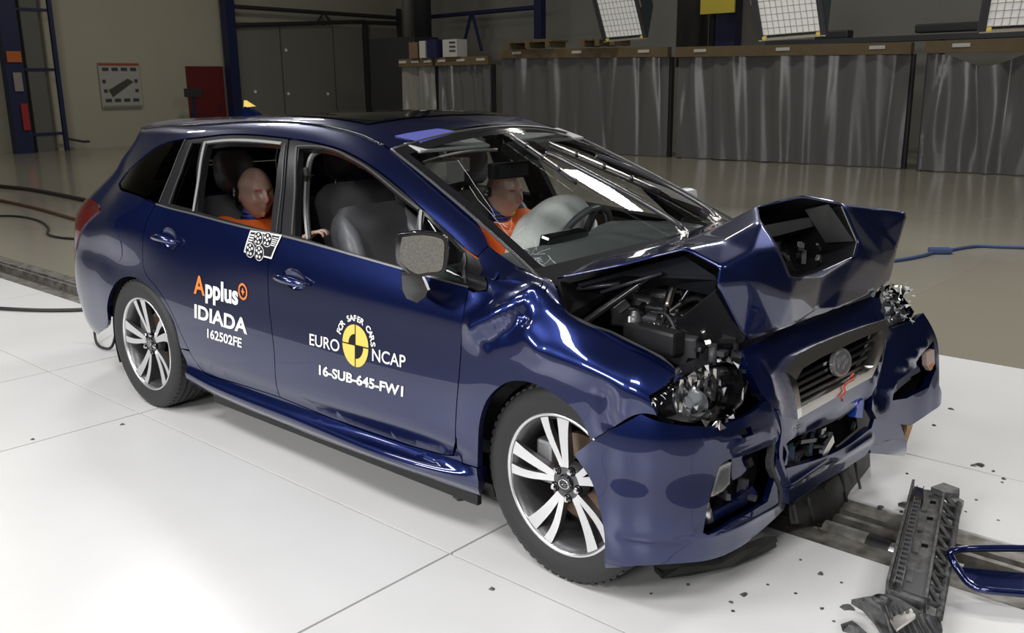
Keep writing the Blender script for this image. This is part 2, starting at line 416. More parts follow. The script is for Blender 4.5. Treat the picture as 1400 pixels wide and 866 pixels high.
# -- grey folding partition in a navy frame
pt = empty('partition_wall', (-20.8, 16, 0), 'grey sheet partition of tall panels in a navy steel frame', 'partition')
for y0, y1 in ((12.95, 14.62), (14.68, 16.66), (16.72, 17.9), (18.08, 19.45)):
    MB().box((-20.95, (y0+y1)/2, 1.72), (.08, y1-y0, 3.44)).build('panel', PART, pt)
MB().box((-20.7, 12.74, 4), (.3, .3, 8)).build('post', NAVY, pt)
MB().box((-20.85, 17.99, 1.8), (.14, .13, 3.7)).build('post', DSTEEL, pt)
MB().box((-20.85, 19.5, 2.0), (.14, .12, 4.2)).build('post', DSTEEL, pt)
MB().tube([(-20.8, 12.8, 3.32), (-20.8, 17.95, 3.62)], .06, 6).build('rail_bar', DSTEEL, pt)
MB().tube([(-20.8, 12.8, 3.86), (-20.8, 19.5, 3.80)], .06, 6).build('rail_bar', DSTEEL, pt)
MB().tube([(-20.8, 17.95, 3.6), (-20.8, 19.5, 3.62)], .06, 6).build('rail_bar', DSTEEL, pt)
MB().tube([(-20.8, 16.0, 3.5), (-20.8, 16.25, 3.82)], .04, 6).build('brace', DSTEEL, pt)
MB().tube([(-20.8, 16.55, 3.5), (-20.8, 16.3, 3.82)], .04, 6).build('brace', DSTEEL, pt)
for k, (y, z, where) in enumerate(((14.82, 2.66, 'high on the second panel'), (13.6, 1.42, 'low on the first panel beside the post'), (14.8, 1.34, 'low on the second panel'), (16.33, 1.31, 'low beside the third panel'))):
    o = MB().lathe([(.0, -.012), (.05, -.012), (.05, 0)], (-20.895, y, z), 'X', 16).build('measuring_target', WHITE)
    tag(o, 'round white measuring dot '+where+' of the grey partition', 'target', 'white dots on the partition')

# -- back wall furniture
for k, (x, wd, m, nm) in enumerate(((-17.15, .36, mat('duct_grey', (.28, .28, .26), .35, .5), 'pale'), (-16.55, .5, DSTEEL, 'dark'))):
    o = MB().tube([(x, 16.6, 2.6), (x, 16.6, 9)], wd/2, 14).build('ventilation_duct', m, None, True)
    tag(o, nm+' vertical ventilation duct rising behind the small plastic curtains', 'duct')
db = MB().box((-16.3, 15.6, 1.43), (1.9, .9, 2.86)).build('duct_box', DSTEEL); tag(db, 'dark box under the two vertical ducts behind the curtains', 'duct box')
tr = empty('wall_truss', (-14.8, 17.4, 2), 'navy steel truss with a V brace high before the back wall', 'truss')
MB().tube([(-17.1, 17.4, 3.55), (-12.7, 17.4, 3.58)], .06, 6).build('beam', NAVY, tr)
MB().tube([(-15.75, 17.4, 2.5), (-15.35, 17.4, 3.55)], .05, 6).build('brace', NAVY, tr)
MB().tube([(-14.95, 17.4, 2.5), (-15.3, 17.4, 3.55)], .05, 6).build('brace', NAVY, tr)
MB().box((-12.75, 17.4, 5.2), (.26, .2, 4.9)).build('post', NAVY, tr)
ch = MB().tube([(-7.65, 16.9, 1.9), (-7.65, 16.9, 9)], .37, 20).build('ventilation_duct', mat('dull_duct', (.13, .13, .13), .3, .6), None, True)
tag(ch, 'thick round grey duct beside the navy column and yellow board', 'duct')
MBc = MB().box((-6.75, 17.0, 4), (.5, .3, 8)).build('navy_column', NAVY); tag(MBc, 'navy steel column behind the yellow board', 'column')
MBp = MB().tube([(-7.12, 16.9, 1.9), (-7.12, 16.9, 9)], .08, 8).build('wall_pipe', PLASTG, None, True); tag(MBp, 'slim grey pipe between the thick duct and the navy column', 'pipe')
yb = MB().box((-6.6, 16.2, 3.45), (.85, .05, .85)).build('yellow_board', mat('board_yellow', (.62, .50, .06), .6)); tag(yb, 'square yellow board hung above the curtain beam', 'board')
shl = empty('storage_rack', (-2.0, 16.2, 1.5), 'long grey shelf holding dark lengths behind the curtains', 'shelf')
MB().box((-1.8, 16.2, 2.33), (7, .5, .1)).build('shelf_board', PLASTG, shl)
for x in (-5.2, -1.8, 1.6): MB().box((x, 16.2, 1.14), (.08, .4, 2.28)).build('post', DSTEEL, shl)
for k, (x, l, z, m, nm) in enumerate(((-3.9, .7, 2.46, DSTEEL, 'short dark motor block'), (-1.2, 2.1, 2.5, DSTEEL, 'long dark profile'), (1.2, 1.6, 2.53, NAVY, 'navy profile'))):
    o = MB().box((x, 16.2, z), (l, .3, .16), bev=.03).build('stored_profile', m); tag(o, nm+' lying on the long grey shelf', 'profile')
for k, (x, wd, h, m, nm) in enumerate(((-14.2, .32, .40, CARD, 'brown cardboard box'), (-13.85, .22, .42, WPAP, 'narrow white box'), (-13.5, .36, .44, NAVY, 'navy box'), (-12.85, .5, .42, WPAP, 'pale box with dark label strips'))):
    b = empty('storage_box', (x, 14.2, 2.235), nm+' standing on the beam of the small dark curtain', 'box')
    MB().box((x, 14.2, 2.235+h/2), (wd, .36, h)).build('carton', m, b)
    if k == 3:
        for z in (2.4, 2.5, 2.6): MB().box((x+.1, 14.01, z-.02), (.2, .02, .035)).build('label_strip', DSTEEL, b)
for k, (x, wd) in enumerate(((-10.2, 1.5), (-8.2, 1.0))):
    o = empty('timber_pallet', (x, 14.2, 2.3), ('long' if k == 0 else 'short')+' timber pallet lying on the curtain beam', 'pallet')
    for q in range(5): MB().box((x-wd/2+wd*(q+.5)/5, 14.2, 2.50-k*.02), (wd/5-.03, .6, .04)).build('board', WOOD, o)
    for q in (-.4, 0, .4): MB().box((x+q*wd, 14.2, 2.42-k*.02), (.12, .6, .12)).build('block', WOOD, o)

# -- plastic curtains on timber beams
def curtain(x0, x1, ytop, ztop0, ztop1, m, label, seed, sag=None, y=14.2, pleat=1.0):
    rnd = random.Random(seed); t = empty('plastic_curtain', ((x0+x1)/2, y, 0), label, 'curtain', 'grey plastic curtains along the hall')
    n, k = int((x1-x0)*26), 14
    w_ = [(rnd.uniform(3.5, 16), rnd.uniform(0, 6.3), rnd.uniform(.012, .035)*pleat, rnd.uniform(-.25, .25)) for _ in range(6)]
    V = []; F = []
    for j in range(k+1):
        f = j/k
        for i in range(n+1):
            x = x0+(x1-x0)*i/n; zt = ztop0+(ztop1-ztop0)*i/n
            if sag: zt -= sag[2]*math.exp(-((x-sag[0])/sag[1])**2)
            z = .02+(zt-.02)*(1-f)
            d = sum(a*math.sin(q*(x+sh*f)+ph)*(.55+.45*math.sin(3*f+ph)) for q, ph, a, sh in w_)
            d += sum(.05*pleat*math.exp(-((x-xc-ln*f)/.05)**2)*(.5+.5*math.cos(2.2*f+xc)) for xc, ln in [(x0+(x1-x0)*(s_+.5)/9, .25*math.sin(s_*2.3+seed)) for s_ in range(9)])
            V.append((x, y+d, z))
    for j in range(k):
        for i in range(n): F.append((j*(n+1)+i, j*(n+1)+i+1, (j+1)*(n+1)+i+1, (j+1)*(n+1)+i))
    mesh('sheet', V, F, m, t, True)
    MB().prism([(x0-.02, y+.06, ztop0), (x1+.02, y+.06, ztop1), (x1+.02, y+.06, ztop1+.2), (x0-.02, y+.06, ztop0+.2)], (0, -.16, 0)).build('beam', WOOD, t)
    for q in (.12, .5, .88):
        xx = x0+(x1-x0)*q; zz = ztop0+(ztop1-ztop0)*q+.1
        MB().box((xx, y-.11, zz+.02), (.28, .01, .06)).build('label_plate', WPAP, t)
    for xx, zz in ((x0, ztop0), (x1, ztop1)): MB().box((xx, y+.12, zz/2), (.07, .1, zz)).build('post', DSTEEL, t)
curtain(-14.85, -13.6, 14.2, 2.03, 2.03, SHEETL, 'pale shiny narrow plastic curtain beside the partition', 1, pleat=1.2)
curtain(-13.45, -11.65, 14.2, 2.03, 2.03, SHEETM, 'small dark plastic curtain under the storage boxes', 2)
curtain(-11.25, -6.55, 14.2, 2.16, 2.07, SHEETM, 'wide pleated dark curtain below the timber pallets', 3)
curtain(-6.32, -1.62, 14.2, 2.06, 1.99, SHEETM, 'wide dark curtain with glossy folds below the grey shelf', 4)
curtain(-1.28, 3.4, 14.1, 1.99, 1.93, SHEETM, 'dark sagging curtain nearest the cable end of the hall', 5, sag=(-.35, .45, .22), y=14.0)

# -- film floodlights hanging from above
GRID = mat('floodlight_honeycomb', (.62, .62, .60), .5, emit=.25)
def floodlight(P, wd, hgt, yaw, tilt, label, roll=R(-2)):
    t = empty('floodlight', P, label, 'lamp', 'film floodlights hanging from the roof')
    m = Matrix.Translation(P) @ Matrix.Rotation(yaw, 4, 'Z') @ Matrix.Rotation(tilt, 4, 'X') @ Matrix.Rotation(roll, 4, 'Y')
    def bx(nm, c, d, mt, bev=0): return MB().box(c, d, bev=bev).xf(m).build(nm, mt, t)
    hs = MB(); a, b, dp = wd/2, hgt/2, wd*.75                      # tapered housing, front face at -y
    hs.add([(-a, 0, -b), (a, 0, -b), (a, 0, b), (-a, 0, b), (-a*.55, dp, -b*.55), (a*.55, dp, -b*.55), (a*.55, dp, b*.55), (-a*.55, dp, b*.55)],
           [(0, 1, 2, 3), (4, 7, 6, 5), (0, 4, 5, 1), (1, 5, 6, 2), (2, 6, 7, 3), (3, 7, 4, 0)]).xf(m).build('housing', mat('teal_black_housing', (.012, .03, .035), .45), t)
    bx('diffuser', (0, -.012, 0), (wd*.86, .02, hgt*.92), GRID)
    for i in range(11): bx('grid_bar', (-a*.86+wd*.86*i/10, -.026, 0), (.006, .008, hgt*.92), SATIN)
    for i in range(13): bx('grid_bar', (0, -.026, -b*.92+hgt*.92*i/12), (wd*.86, .008, .006), SATIN)
    for sx in (-1, 1):
        bx('side_rail', (sx*a*.94, -.03, 0), (wd*.08, .06, hgt), DSTEEL)
        bx('handle', (sx*a*1.04, -.03, b*.1), (.015, .03, hgt*.3), SATIN, .004)
        for sz in (-1, 1): bx('clip', (sx*a*.8, -.045, sz*b*.97), (.05, .04, .04), YELL, .01)
    bx('bottom_rail', (0, -.03, -b), (wd, .05, .03), SATIN)
    MB().tube([P+Vector((0, .2, .3)), P+Vector((0, .2, 9-P.z))], .03, 8).build('hanger', DSTEEL, t, True)
floodlight(Vector((-4.18, 9.0, 2.75)), .78, 1.15, R(2), R(24), 'floodlight with a stray cord across its grid, left of the yellow board')
floodlight(Vector((-.5, 7.0, 2.52)), .80, 1.0, R(0), R(22), 'floodlight hanging beside the yellow board')
floodlight(Vector((1.93, 7.0, 2.48)), .80, .95, R(32), R(20), 'floodlight cut off at the frame edge over the sagging curtain')

# -- cables on the floor
def cable(name, pts, r, m, label, z=None):
    P = [Vector((p[0], p[1], r if len(p) < 3 else p[2])) for p in pts]
    o = MB().tube(smoothline(P, 6), r, 6).build(name, m, None, True); return tag(o, label, 'cable')
BC = mat('blue_cable', (.05, .085, .20), .5)
cable('floor_cable', [tuple(at(*p, z=0)[:2]) for p in ((1190, 362), (1230, 358), (1262, 352), (1278, 347), (1300, 344), (1335, 339), (1370, 340), (1440, 342))], .016, BC, 'blue cable lying across the beige floor behind the crumpled bonnet')
o = MB().box(Vector(at(1285, 347, z=0))+Vector((0, 0, .03)), (.2, .10, .05), rz=.6, bev=.015).build('cable_connector', BC); tag(o, 'blue connector block on the blue floor cable', 'connector')
BK = mat('black_cable', (.015, .015, .015), .5)
cable('floor_cable', [tuple(at(*p, z=0)[:2]) for p in ((-60, 250), (0, 257), (50, 263), (120, 277), (180, 290))], .03, BK, 'black cable farthest from the rail on the beige floor behind the car')
cable('floor_cable', [tuple(at(*p, z=0)[:2]) for p in ((-60, 265), (0, 276), (50, 287), (110, 304), (170, 318))], .022, mat('brown_cable', (.09, .04, .02), .5), 'brown straight cable on the beige floor behind the car')
cable('floor_cable', [tuple(at(*p, z=0)[:2]) for p in ((-30, 297), (20, 297), (52, 303), (66, 313), (66, 322), (85, 327), (130, 330))], .014, BK, 'thin black cable curling on the beige floor beside the rail')
cable('floor_cable', [tuple(at(*p, z=0)[:2]) for p in ((-30, 422), (10, 425), (60, 427), (115, 426), (160, 420))], .014, BK, 'black cable on the white floor running under the rear of the car')
cable('tow_strap', [(*at(131, 458, z=.02)[:2], .12), (*at(131, 466, z=.02)[:2], .02), (*at(140, 474, z=.02)[:2], .012), (*at(154, 475, z=.02)[:2], .03), (*at(164, 466, z=.02)[:2], .15)], .009, BK, 'black loop of strap hanging under the rear bumper onto the floor')

# ================================================================== THE CAR (x forward from the rear axle, y to the car's left, z up)
car = empty('car', (1.2, 0, 0), 'dark blue estate car with crumpled front, standing on the white test floor', 'car')
# section rows from sill to roof centre: samples (x, half width, height)
ROWS = [
 [(-.45, .80, .23), (.3, .80, .165), (.6, .80, .155), (1.2, .80, .14), (2.0, .80, .155), (2.3, .80, .165), (3.05, .70, .17)],
 [(-.45, .84, .27), (.3, .845, .20), (.6, .845, .185), (1.2, .845, .172), (2.3, .845, .195), (3.05, .74, .20)],
 [(-.45, .855, .31), (.3, .872, .25), (.6, .890, .240), (1.2, .893, .230), (2.2, .893, .250), (2.3, .872, .25), (3.05, .76, .25)],
 [(-.45, .862, .36), (.3, .862, .305), (.6, .856, .285), (1.2, .852, .280), (2.2, .855, .297), (2.3, .866, .31), (3.05, .78, .31)],
 [(-.45, .868, .42), (.3, .876, .37), (1.2, .874, .35), (2.2, .874, .365), (2.3, .872, .37), (3.05, .80, .37)],
 [(-.45, .876, .56), (.2, .888, .54), (1.2, .891, .52), (2.3, .888, .52), (2.7, .885, .52), (3.05, .82, .5)],
 [(-.45, .866, .72), (.2, .880, .71), (1.2, .881, .70), (2.3, .882, .70), (2.7, .888, .69), (2.9, .865, .66), (3.05, .82, .60)],
 [(-.45, .82, .985), (-.1, .872, .978), (.2, .858, .965), (1.2, .862, .915), (1.9, .864, .872), (2.3, .870, .85), (2.5, .876, .83), (2.7, .876, .80), (2.9, .85, .755), (3.05, .80, .68)],
 [(-.45, .69, 1.118), (-.12, .80, 1.106), (.26, .828, 1.054), (.57, .834, 1.032), (1.26, .836, .997), (1.93, .838, .950), (2.27, .842, .931), (2.42, .845, .922), (2.53, .84, .887), (2.65, .83, .858), (2.85, .80, .80), (3.05, .755, .73)],
 [(-.45, .635, 1.212), (-.12, .725, 1.205), (.2, .765, 1.19), (.7, .765, 1.20), (1.2, .765, 1.18), (1.6, .772, 1.125), (2.0, .795, 1.02), (2.25, .815, .965), (2.42, .80, .957), (2.53, .80, .93), (2.65, .80, .875), (2.85, .775, .812), (3.05, .735, .735)],
 [(-.45, .555, 1.312), (-.12, .605, 1.33), (.18, .64, 1.342), (.7, .64, 1.375), (1.08, .645, 1.363), (1.37, .66, 1.335), (1.61, .685, 1.279), (1.82, .705, 1.18), (2.01, .732, 1.07), (2.15, .755, 1.005), (2.3, .77, .965), (2.42, .765, .972), (2.53, .77, .937), (2.65, .77, .885), (2.85, .75, .818), (3.05, .715, .738)],
 [(-.45, .53, 1.343), (-.12, .575, 1.363), (.18, .60, 1.378), (.7, .603, 1.404), (1.08, .605, 1.398), (1.37, .615, 1.368), (1.59, .635, 1.312), (1.8, .660, 1.222), (2.0, .69, 1.128), (2.15, .712, 1.052), (2.3, .727, .992), (2.42, .727, .978), (2.53, .74, .95), (2.65, .74, .886), (2.85, .725, .818), (3.05, .70, .738)],
 [(-.45, .50, 1.365), (-.12, .535, 1.388), (.18, .555, 1.398), (.7, .56, 1.424), (1.13, .56, 1.419), (1.32, .56, 1.397), (1.48, .562, 1.367), (1.59, .572, 1.333), (1.8, .603, 1.243), (2.0, .632, 1.155), (2.2, .660, 1.065), (2.32, .677, 1.008), (2.40, .688, .972), (2.53, .70, .955), (2.65, .70, .880), (2.85, .69, .812), (3.05, .68, .735)],
 [(-.45, .30, 1.403), (.18, .31, 1.428), (.7, .31, 1.450), (1.13, .31, 1.447), (1.4, .31, 1.425), (1.61, .315, 1.383), (1.8, .335, 1.303), (2.0, .35, 1.215), (2.2, .365, 1.120), (2.4, .37, 1.022), (2.53, .38, .957), (2.65, .38, .90), (3.05, .38, .74)],
 [(-.45, 0, 1.410), (.18, 0, 1.437), (.7, 0, 1.458), (1.13, 0, 1.455), (1.4, 0, 1.437), (1.63, 0, 1.397), (1.8, 0, 1.326), (2.0, 0, 1.240), (2.2, 0, 1.147), (2.4, 0, 1.047), (2.53, 0, .98), (2.65, 0, .92), (3.05, 0, .75)]]
XR = [-1.10, -1.12, -1.14, -1.17, -1.19, -1.20, -1.15, -.95, -.80, -.70, -.64, -.66, -.70, -.82, -.85]
XS = [-.45, -.2, .05, .3, .6, .9, 1.2, 1.45, 1.6, 1.75, 1.9, 2.05, 2.2, 2.32, 2.43, 2.53, 2.65, 2.8, 2.95, 3.05]
PH = [90, 78, 66, 54, 42, 30, 15]
VV = [0, .055, .10, .155, .22, .38, .55, .77, .87, 1.02, 1.20, 1.255, 1.31, 1.57, 1.88]
P = []
for i, row in enumerate(ROWS):
    x = [q[0] for q in row]; yz = np.array([q[1:] for q in row]); ev = hermite(x, yz, np.array(XS))
    y0, z0 = ev[0]; line = []
    for ph in PH:
        s_, c_ = math.sin(R(ph))**(2/2.7), math.cos(R(ph))**(2/2.7)
        drop = .05*(ph/90)**2 if i >= 9 else 0
        line.append((-.45+(XR[i]+.45)*s_, -y0*(c_ if ph < 90 else 0), z0-drop))
    P.append(line+[(XS[j], -ev[j][0], ev[j][1]) for j in range(len(XS))])
UU = [-.45-1.15*p/90 for p in PH]+XS
body = Net(UU, VV, P, (1, 0, .8))
V_BOT, V_GUT = .03, VV[12]

# shared shut lines, surveyed from the photograph onto the body surface
L_ = body.uv
gapR = L_([(211, 283), (200, 305), (195, 334), (197.5, 371), (216, 396), (232, 422), (246, 453), (258, 478.5)])
gapR2 = L_([(258, 478.5), (271.5, 500), (280, 509.6), (288, 515)])
doorbotR = L_([(288, 515), (305, 519), (346, 531.5), (383, 543.5)])
gapB = L_([(380, 320), (368, 352), (367.5, 412), (375, 481), (383, 543.5)])
doorbotF = L_([(383, 543.5), (440, 567), (500, 590), (590, 618), (612, 623)])
gapF = L_([(640, 396), (633, 438), (629, 500), (624, 560), (623, 605)])
beltR = L_([(213, 279), (240, 287), (265, 293), (330, 310), (380, 321)])
beltF = L_([(380, 321), (430, 334), (480, 348), (547, 367), (600, 382), (640, 392.5)])
dlotop = L_([(653, 351), (640.6, 343), (609, 315), (559.5, 268.5), (509.6, 228), (487, 214), (463, 203), (435, 195.5), (407, 190.5), (375, 186.5), (337.6, 183.4), (293, 185), (253.5, 189.5)])
qwin = L_([(253.5, 189.5), (230.4, 194), (212, 202), (193.5, 216), (173, 236), (164, 248), (163.5, 256), (168, 260.5), (190, 268), (213, 279)])
archR = L_([(247, 477), (238, 442), (219, 409), (198.5, 388.5), (180, 379), (163, 383), (151, 400), (146.6, 420), (147, 445), (153, 478)])
wsN = L_([(537, 206), (568, 230), (600, 255), (650, 300), (668.6, 335.6)], sm=True)
BLUE = PAINT
# ---- body side (pillar, cant rail, quarter panel)
ub = body.inv(153, 478); vb = ub[1]
UE = -.45-1.15*52/90
a_joint = [body.inv(668.6, 335.6), body.inv(653, 351)]
gut = [(1.6, V_GUT), (1.4, V_GUT), (1.0, V_GUT), (.5, V_GUT), (0, V_GUT), (-.45, V_GUT), (UE+.3, V_GUT), (UE, V_GUT)]
bottomR = [(ub[0]-.12, vb-.03), (-.45-1.15*.2, V_BOT), (-.45-1.15*.4, V_BOT), (UE, V_BOT)]
seam_q = L_([(258, 478.5), (247, 477)])
side_poly = dlotop+qwin[1:]+gapR[1:]+seam_q[1:]+archR[1:]+bottomR+[(UE, .5), (UE, .87), (UE, 1.2)]+gut[::-1]+wsN[1:]
for mir in (False, True):
    panel(body, 'body_side', side_poly, BLUE, car, gap=.002, mirror=mir)
def quarterglass(mir):
    q = qwin+[body.inv(*p) for p in ((217.5, 277.5), (235, 234))]
    g = panel(body, 'quarter_window', q, TINT, car, gap=.006, depth=0, off=-.004, mirror=mir)
    return g
for mir in (False, True): quarterglass(mir)
# ---- tail light wrapping the corner
tl = L_([(99, 312), (104, 296), (112, 279), (120, 271.5), (130, 276), (137, 284), (135, 290), (125, 299), (114, 312), (107, 330), (104, 344), (100, 340)], sm=True)
for mir in (False, True):
    t = panel(body, 'tail_light', tl, REDL, car, gap=0, off=.006, depth=.012, h=.02, mirror=mir)
    if not mir:
        for px in ((122, 283), (131, 284)):
            q = np.array(body.inv(*px)); panel(body, 'reflector', [tuple(q+np.array(d)) for d in ((-.012, -.012), (.012, -.012), (.012, .012), (-.012, .012))], CHROME, t, gap=0, off=.008, depth=.003)
# ---- fuel flap outline
fc = body.inv(154, 333)
fl_ = [(fc[0]+.085*math.cos(a)*(1+.15*math.cos(2*a)), fc[1]+.085*math.sin(a)) for a in np.linspace(0, 2*math.pi, 28, endpoint=False)]
panel(body, 'fuel_flap', fl_, BLUE, car, gap=0, off=.002, depth=.004, h=.03)

# ---- doors
def dents(items):
    """sum of ridges/valleys between uv points: (a, b, width, height)"""
    def f(u, v):
        u = np.asarray(u, float); v = np.asarray(v, float); d = np.zeros_like(u)
        for a, b, wd, hh in items:
            ax, ay = a; bx, by = b; L2 = (bx-ax)**2+(by-ay)**2+1e-12
            t = np.clip(((u-ax)*(bx-ax)+(v-ay)*(by-ay))/L2, 0, 1)
            r2 = (u-ax-t*(bx-ax))**2+(v-ay-t*(by-ay))**2
            d = d+hh*np.exp(-np.sqrt(r2+1e-6)/wd) if wd < .035 else d+hh*np.exp(-r2/wd**2)
        return d
    return f
def dents3(net, items):
    """ridges/valleys along photo-surveyed lines: (points, width in metres, height)"""
    segs = []
    for pts, wd, hh in items:
        Q = [net.S(*net.inv(*p)) for p in pts]
        for a, b in zip(Q[:-1], Q[1:]): segs.append((id(pts), a, b, wd, hh))
    def f(u, v):
        X = net.S(u, v); best = {}
        for k, a, b, wd, hh in segs:
            ab = b-a; t = np.clip(((X-a) @ ab)/(ab @ ab+1e-12), 0, 1); r = np.linalg.norm(X-a-t[..., None]*ab, axis=-1)
            if k not in best: best[k] = [r, wd, hh]
            else: best[k][0] = np.minimum(best[k][0], r)
        return sum(hh*np.exp(-(r/wd)**2) for r, wd, hh in best.values())
    return f
I_ = body.inv
door_press = dents([(I_(420, 345), I_(600, 395), .012, .002)])
def cup_poly(px, k=1.0):
    c = np.array(body.inv(*px)); return [tuple(c+np.array([.008+k*.078*math.cos(a), .010+k*.046*math.sin(a)])) for a in np.linspace(0, 2*math.pi, 28, endpoint=False)]
MOULD = mat('dark_satin_moulding', (.30, .30, .30), .3, .8)
HPX = {'R': (229, 329), 'F': (401, 385)}
def build_doors(mir):
    rd = panel(body, 'rear_door', beltR+gapB[1:]+doorbotR[::-1][1:]+gapR2[::-1][1:]+gapR[::-1][1:], BLUE, car, mirror=mir, depth=.03, holes=[cup_poly(HPX['R'])])
    fd = panel(body, 'front_door', beltF+gapF+[I_(620, 622)]+doorbotF[::-1]+gapB[::-1][1:], BLUE, car, mirror=mir, depth=.03, holes=[cup_poly(HPX['F'])])
    # window frames
    outR = [I_(*p) for p in ((213, 279), (217.5, 277), (235, 234), (253.5, 190))]+L_([(253.5, 190), (293, 185.3), (337.6, 183.8), (394, 189)])[1:]+L_([(394, 189.5), (389, 250), (383, 317)])[1:]+beltR[::-1]
    hole1 = [I_(*p) for p in ((232, 278), (247, 235), (262, 195), (275, 194), (267, 250), (262, 286))]
    hole2 = [I_(*p) for p in ((269, 289), (275, 235), (281, 204), (283, 197))]+L_([(283, 197), (330, 194.5), (384, 198)])[1:]+[I_(*p) for p in ((376, 255), (369, 316), (330, 306), (300, 298.5))]
    wf = panel(body, 'window_frame', outR, FRAME, rd, holes=[hole1, hole2], gap=.003, depth=.03, off=-.004, mirror=mir, h=.03)
    panel(body, 'fixed_window', inset_poly(clean(hole1), -.004), TINT, rd, gap=0, depth=0, off=-.012, mirror=mir)
    outF = L_([(383.5, 317), (389.5, 250), (395, 190)])+L_([(395, 190), (407, 191), (435, 196), (463, 203.5), (509.6, 228.5), (559.5, 269), (609, 315.5), (640.6, 343.5), (652, 352)])+[I_(*p) for p in ((660, 368), (666, 386), (664, 396), (655, 398))]+beltF[::-1]
    hole3 = [I_(*p) for p in ((402, 322), (405, 260), (408, 202))]+L_([(408, 202), (430, 202), (453, 206), (485, 221), (535, 258), (572, 287)])[1:]+[I_(*p) for p in ((572, 371), (547, 364), (480, 345.5), (440, 334))]
    hole4 = [I_(*p) for p in ((580, 294), (605, 318), (633, 347), (633, 386), (605, 380), (580, 373))]
    wf2 = panel(body, 'window_frame', outF, FRAME, fd, holes=[hole3, hole4], gap=.003, depth=.03, off=-.004, mirror=mir, h=.03)
    panel(body, 'fixed_window', inset_poly(clean(hole4), -.004), SMOKE, fd, gap=0, depth=0, off=-.012, mirror=mir)
    # bright seals: thin strips along the openings and the belt
    def strip(line, wd, nm, par, m=SEAL, off=.001):
        n = len(line); out = []
        for i in range(n):
            a = np.array(line[max(i-1, 0)]); b = np.array(line[min(i+1, n-1)]); t = (b-a)/(np.linalg.norm(b-a)+1e-12)
            out.append((np.array(line[i]), np.array([-t[1], t[0]])*wd/2))
        return panel(body, nm, [tuple(p+q) for p, q in out]+[tuple(p-q) for p, q in out[::-1]], m, par, gap=0, depth=.004, off=off, mirror=mir, h=.05)
    strip(beltR, .008, 'belt_moulding', rd, MOULD); strip(beltF, .008, 'belt_moulding', fd, MOULD)
    strip(L_([(253.5, 190), (235, 234), (217.5, 277)]), .008, 'window_seal', rd)
    strip(L_([(262, 195), (247, 235), (231, 279)]), .008, 'window_seal', rd)
    strip(L_([(281, 194), (272, 245), (265, 289)]), .014, 'window_channel', rd, mat('pale_seal', (.25, .25, .25), .4), .004)
    strip(L_([(279, 195), (330, 191.5), (384, 196)]), .012, 'window_seal', rd, mat('pale_seal', (.25, .25, .25), .4))
    strip(L_([(390, 196), (385, 255), (378, 317)]), .006, 'window_seal', rd)
    strip(L_([(405, 200), (403, 260), (399, 321)]), .010, 'window_seal', fd)
    strip(L_([(405, 200), (435, 200), (460, 206), (485, 219), (535, 256), (572, 286)]), .007, 'window_seal', fd)
    strip(L_([(576, 288), (576, 330), (576, 372)]), .013, 'window_channel', fd, mat('pale_seal', (.25, .25, .25), .4), .004)
    strip(L_([(580, 291), (608, 318), (635, 346)]), .010, 'window_seal', fd, BLACKG, .003)
    strip(L_([(634, 344), (635, 365), (636, 388)]), .010, 'window_seal', fd, SEAL, .003)
    # inner door skin
    for par, line, nm in ((rd, beltR, 'inner_door_trim'), (fd, beltF, 'inner_door_trim')):
        u0, u1 = line[0][0]+.03, line[-1][0]-.03
        uvs = [(u0, .86), (u1, .86), (u1, .25), (max(u0, .45), .25), (u0, .5)]
        panel(body, nm, uvs, TRIM, par, gap=0, off=-.07, depth=-.05, mirror=mir, h=.08)
    return rd, fd
doorR, doorF = build_doors(False)
farR, farF = build_doors(True)
# door handles
def handle(px, par, w_=.2):
    c = np.array(body.inv(*px)); n = 20
    def bowl(u, v):
        q = ((np.asarray(u)-c[0]-.008)/.078)**2+((np.asarray(v)-c[1]-.010)/.046)**2
        return -.028*np.clip(1-q, 0, 1)**.7
    panel(body, 'handle_recess', cup_poly(px, 1.01), BLUE, par, gap=0, depth=0, h=.008, disp=bowl)
    pts = []; rs = []
    for k in range(13):
        t = k/12; u = c[0]-.105+.21*t; v = c[1]+.004+.006*math.sin(math.pi*t)
        d = .012+.028*math.sin(math.pi*min(1, max(0, t)))**.6
        pts.append(Vector(body.S(u, v)+body.Nn(u, v)*d)); rs.append(.010+.007*math.sin(math.pi*t))
    MB().tube(pts, rs, 10).build('handle_bar', BLUE, par, True)
    u, v = c+np.array([-.085, .006]); q = body.S(u, v)+body.Nn(u, v)*.03
    MB().lathe([(0, -.004), (.008, -.004), (.008, .004)], q, 'Y', 14).build('lock_cap', BLUE, par, True)
handle((229, 329), doorR); handle((401, 385), doorF)

# ---- side skirt
skirt_top = gapR2[::1]
sk = [body.inv(247, 477)]+[body.inv(258, 480)]+gapR2[1:]+doorbotR[1:]+doorbotF[1:]+[I_(620, 623), I_(624, 612), I_(632, 634), I_(652, 640), I_(655, 660), I_(656, 679)]+L_([(656, 679), (620, 668), (530, 641), (430, 597), (380, 576), (313, 551), (264, 531)])[1:]+[I_(255, 505)]
for mir in (False, True):
    s_ = panel(body, 'side_skirt', sk, BLUE, car, mirror=mir, gap=.002, depth=.05, h=.025)
MB().box((1.35, 0, .17), (2.0, 1.52, .05)).build('underfloor', PLAST, car)
for sgn in (-1, 1):
    MB().box((1.36, sgn*.785, .135), (1.75, .02, .04)).build('sill_flange', PLAST, car)

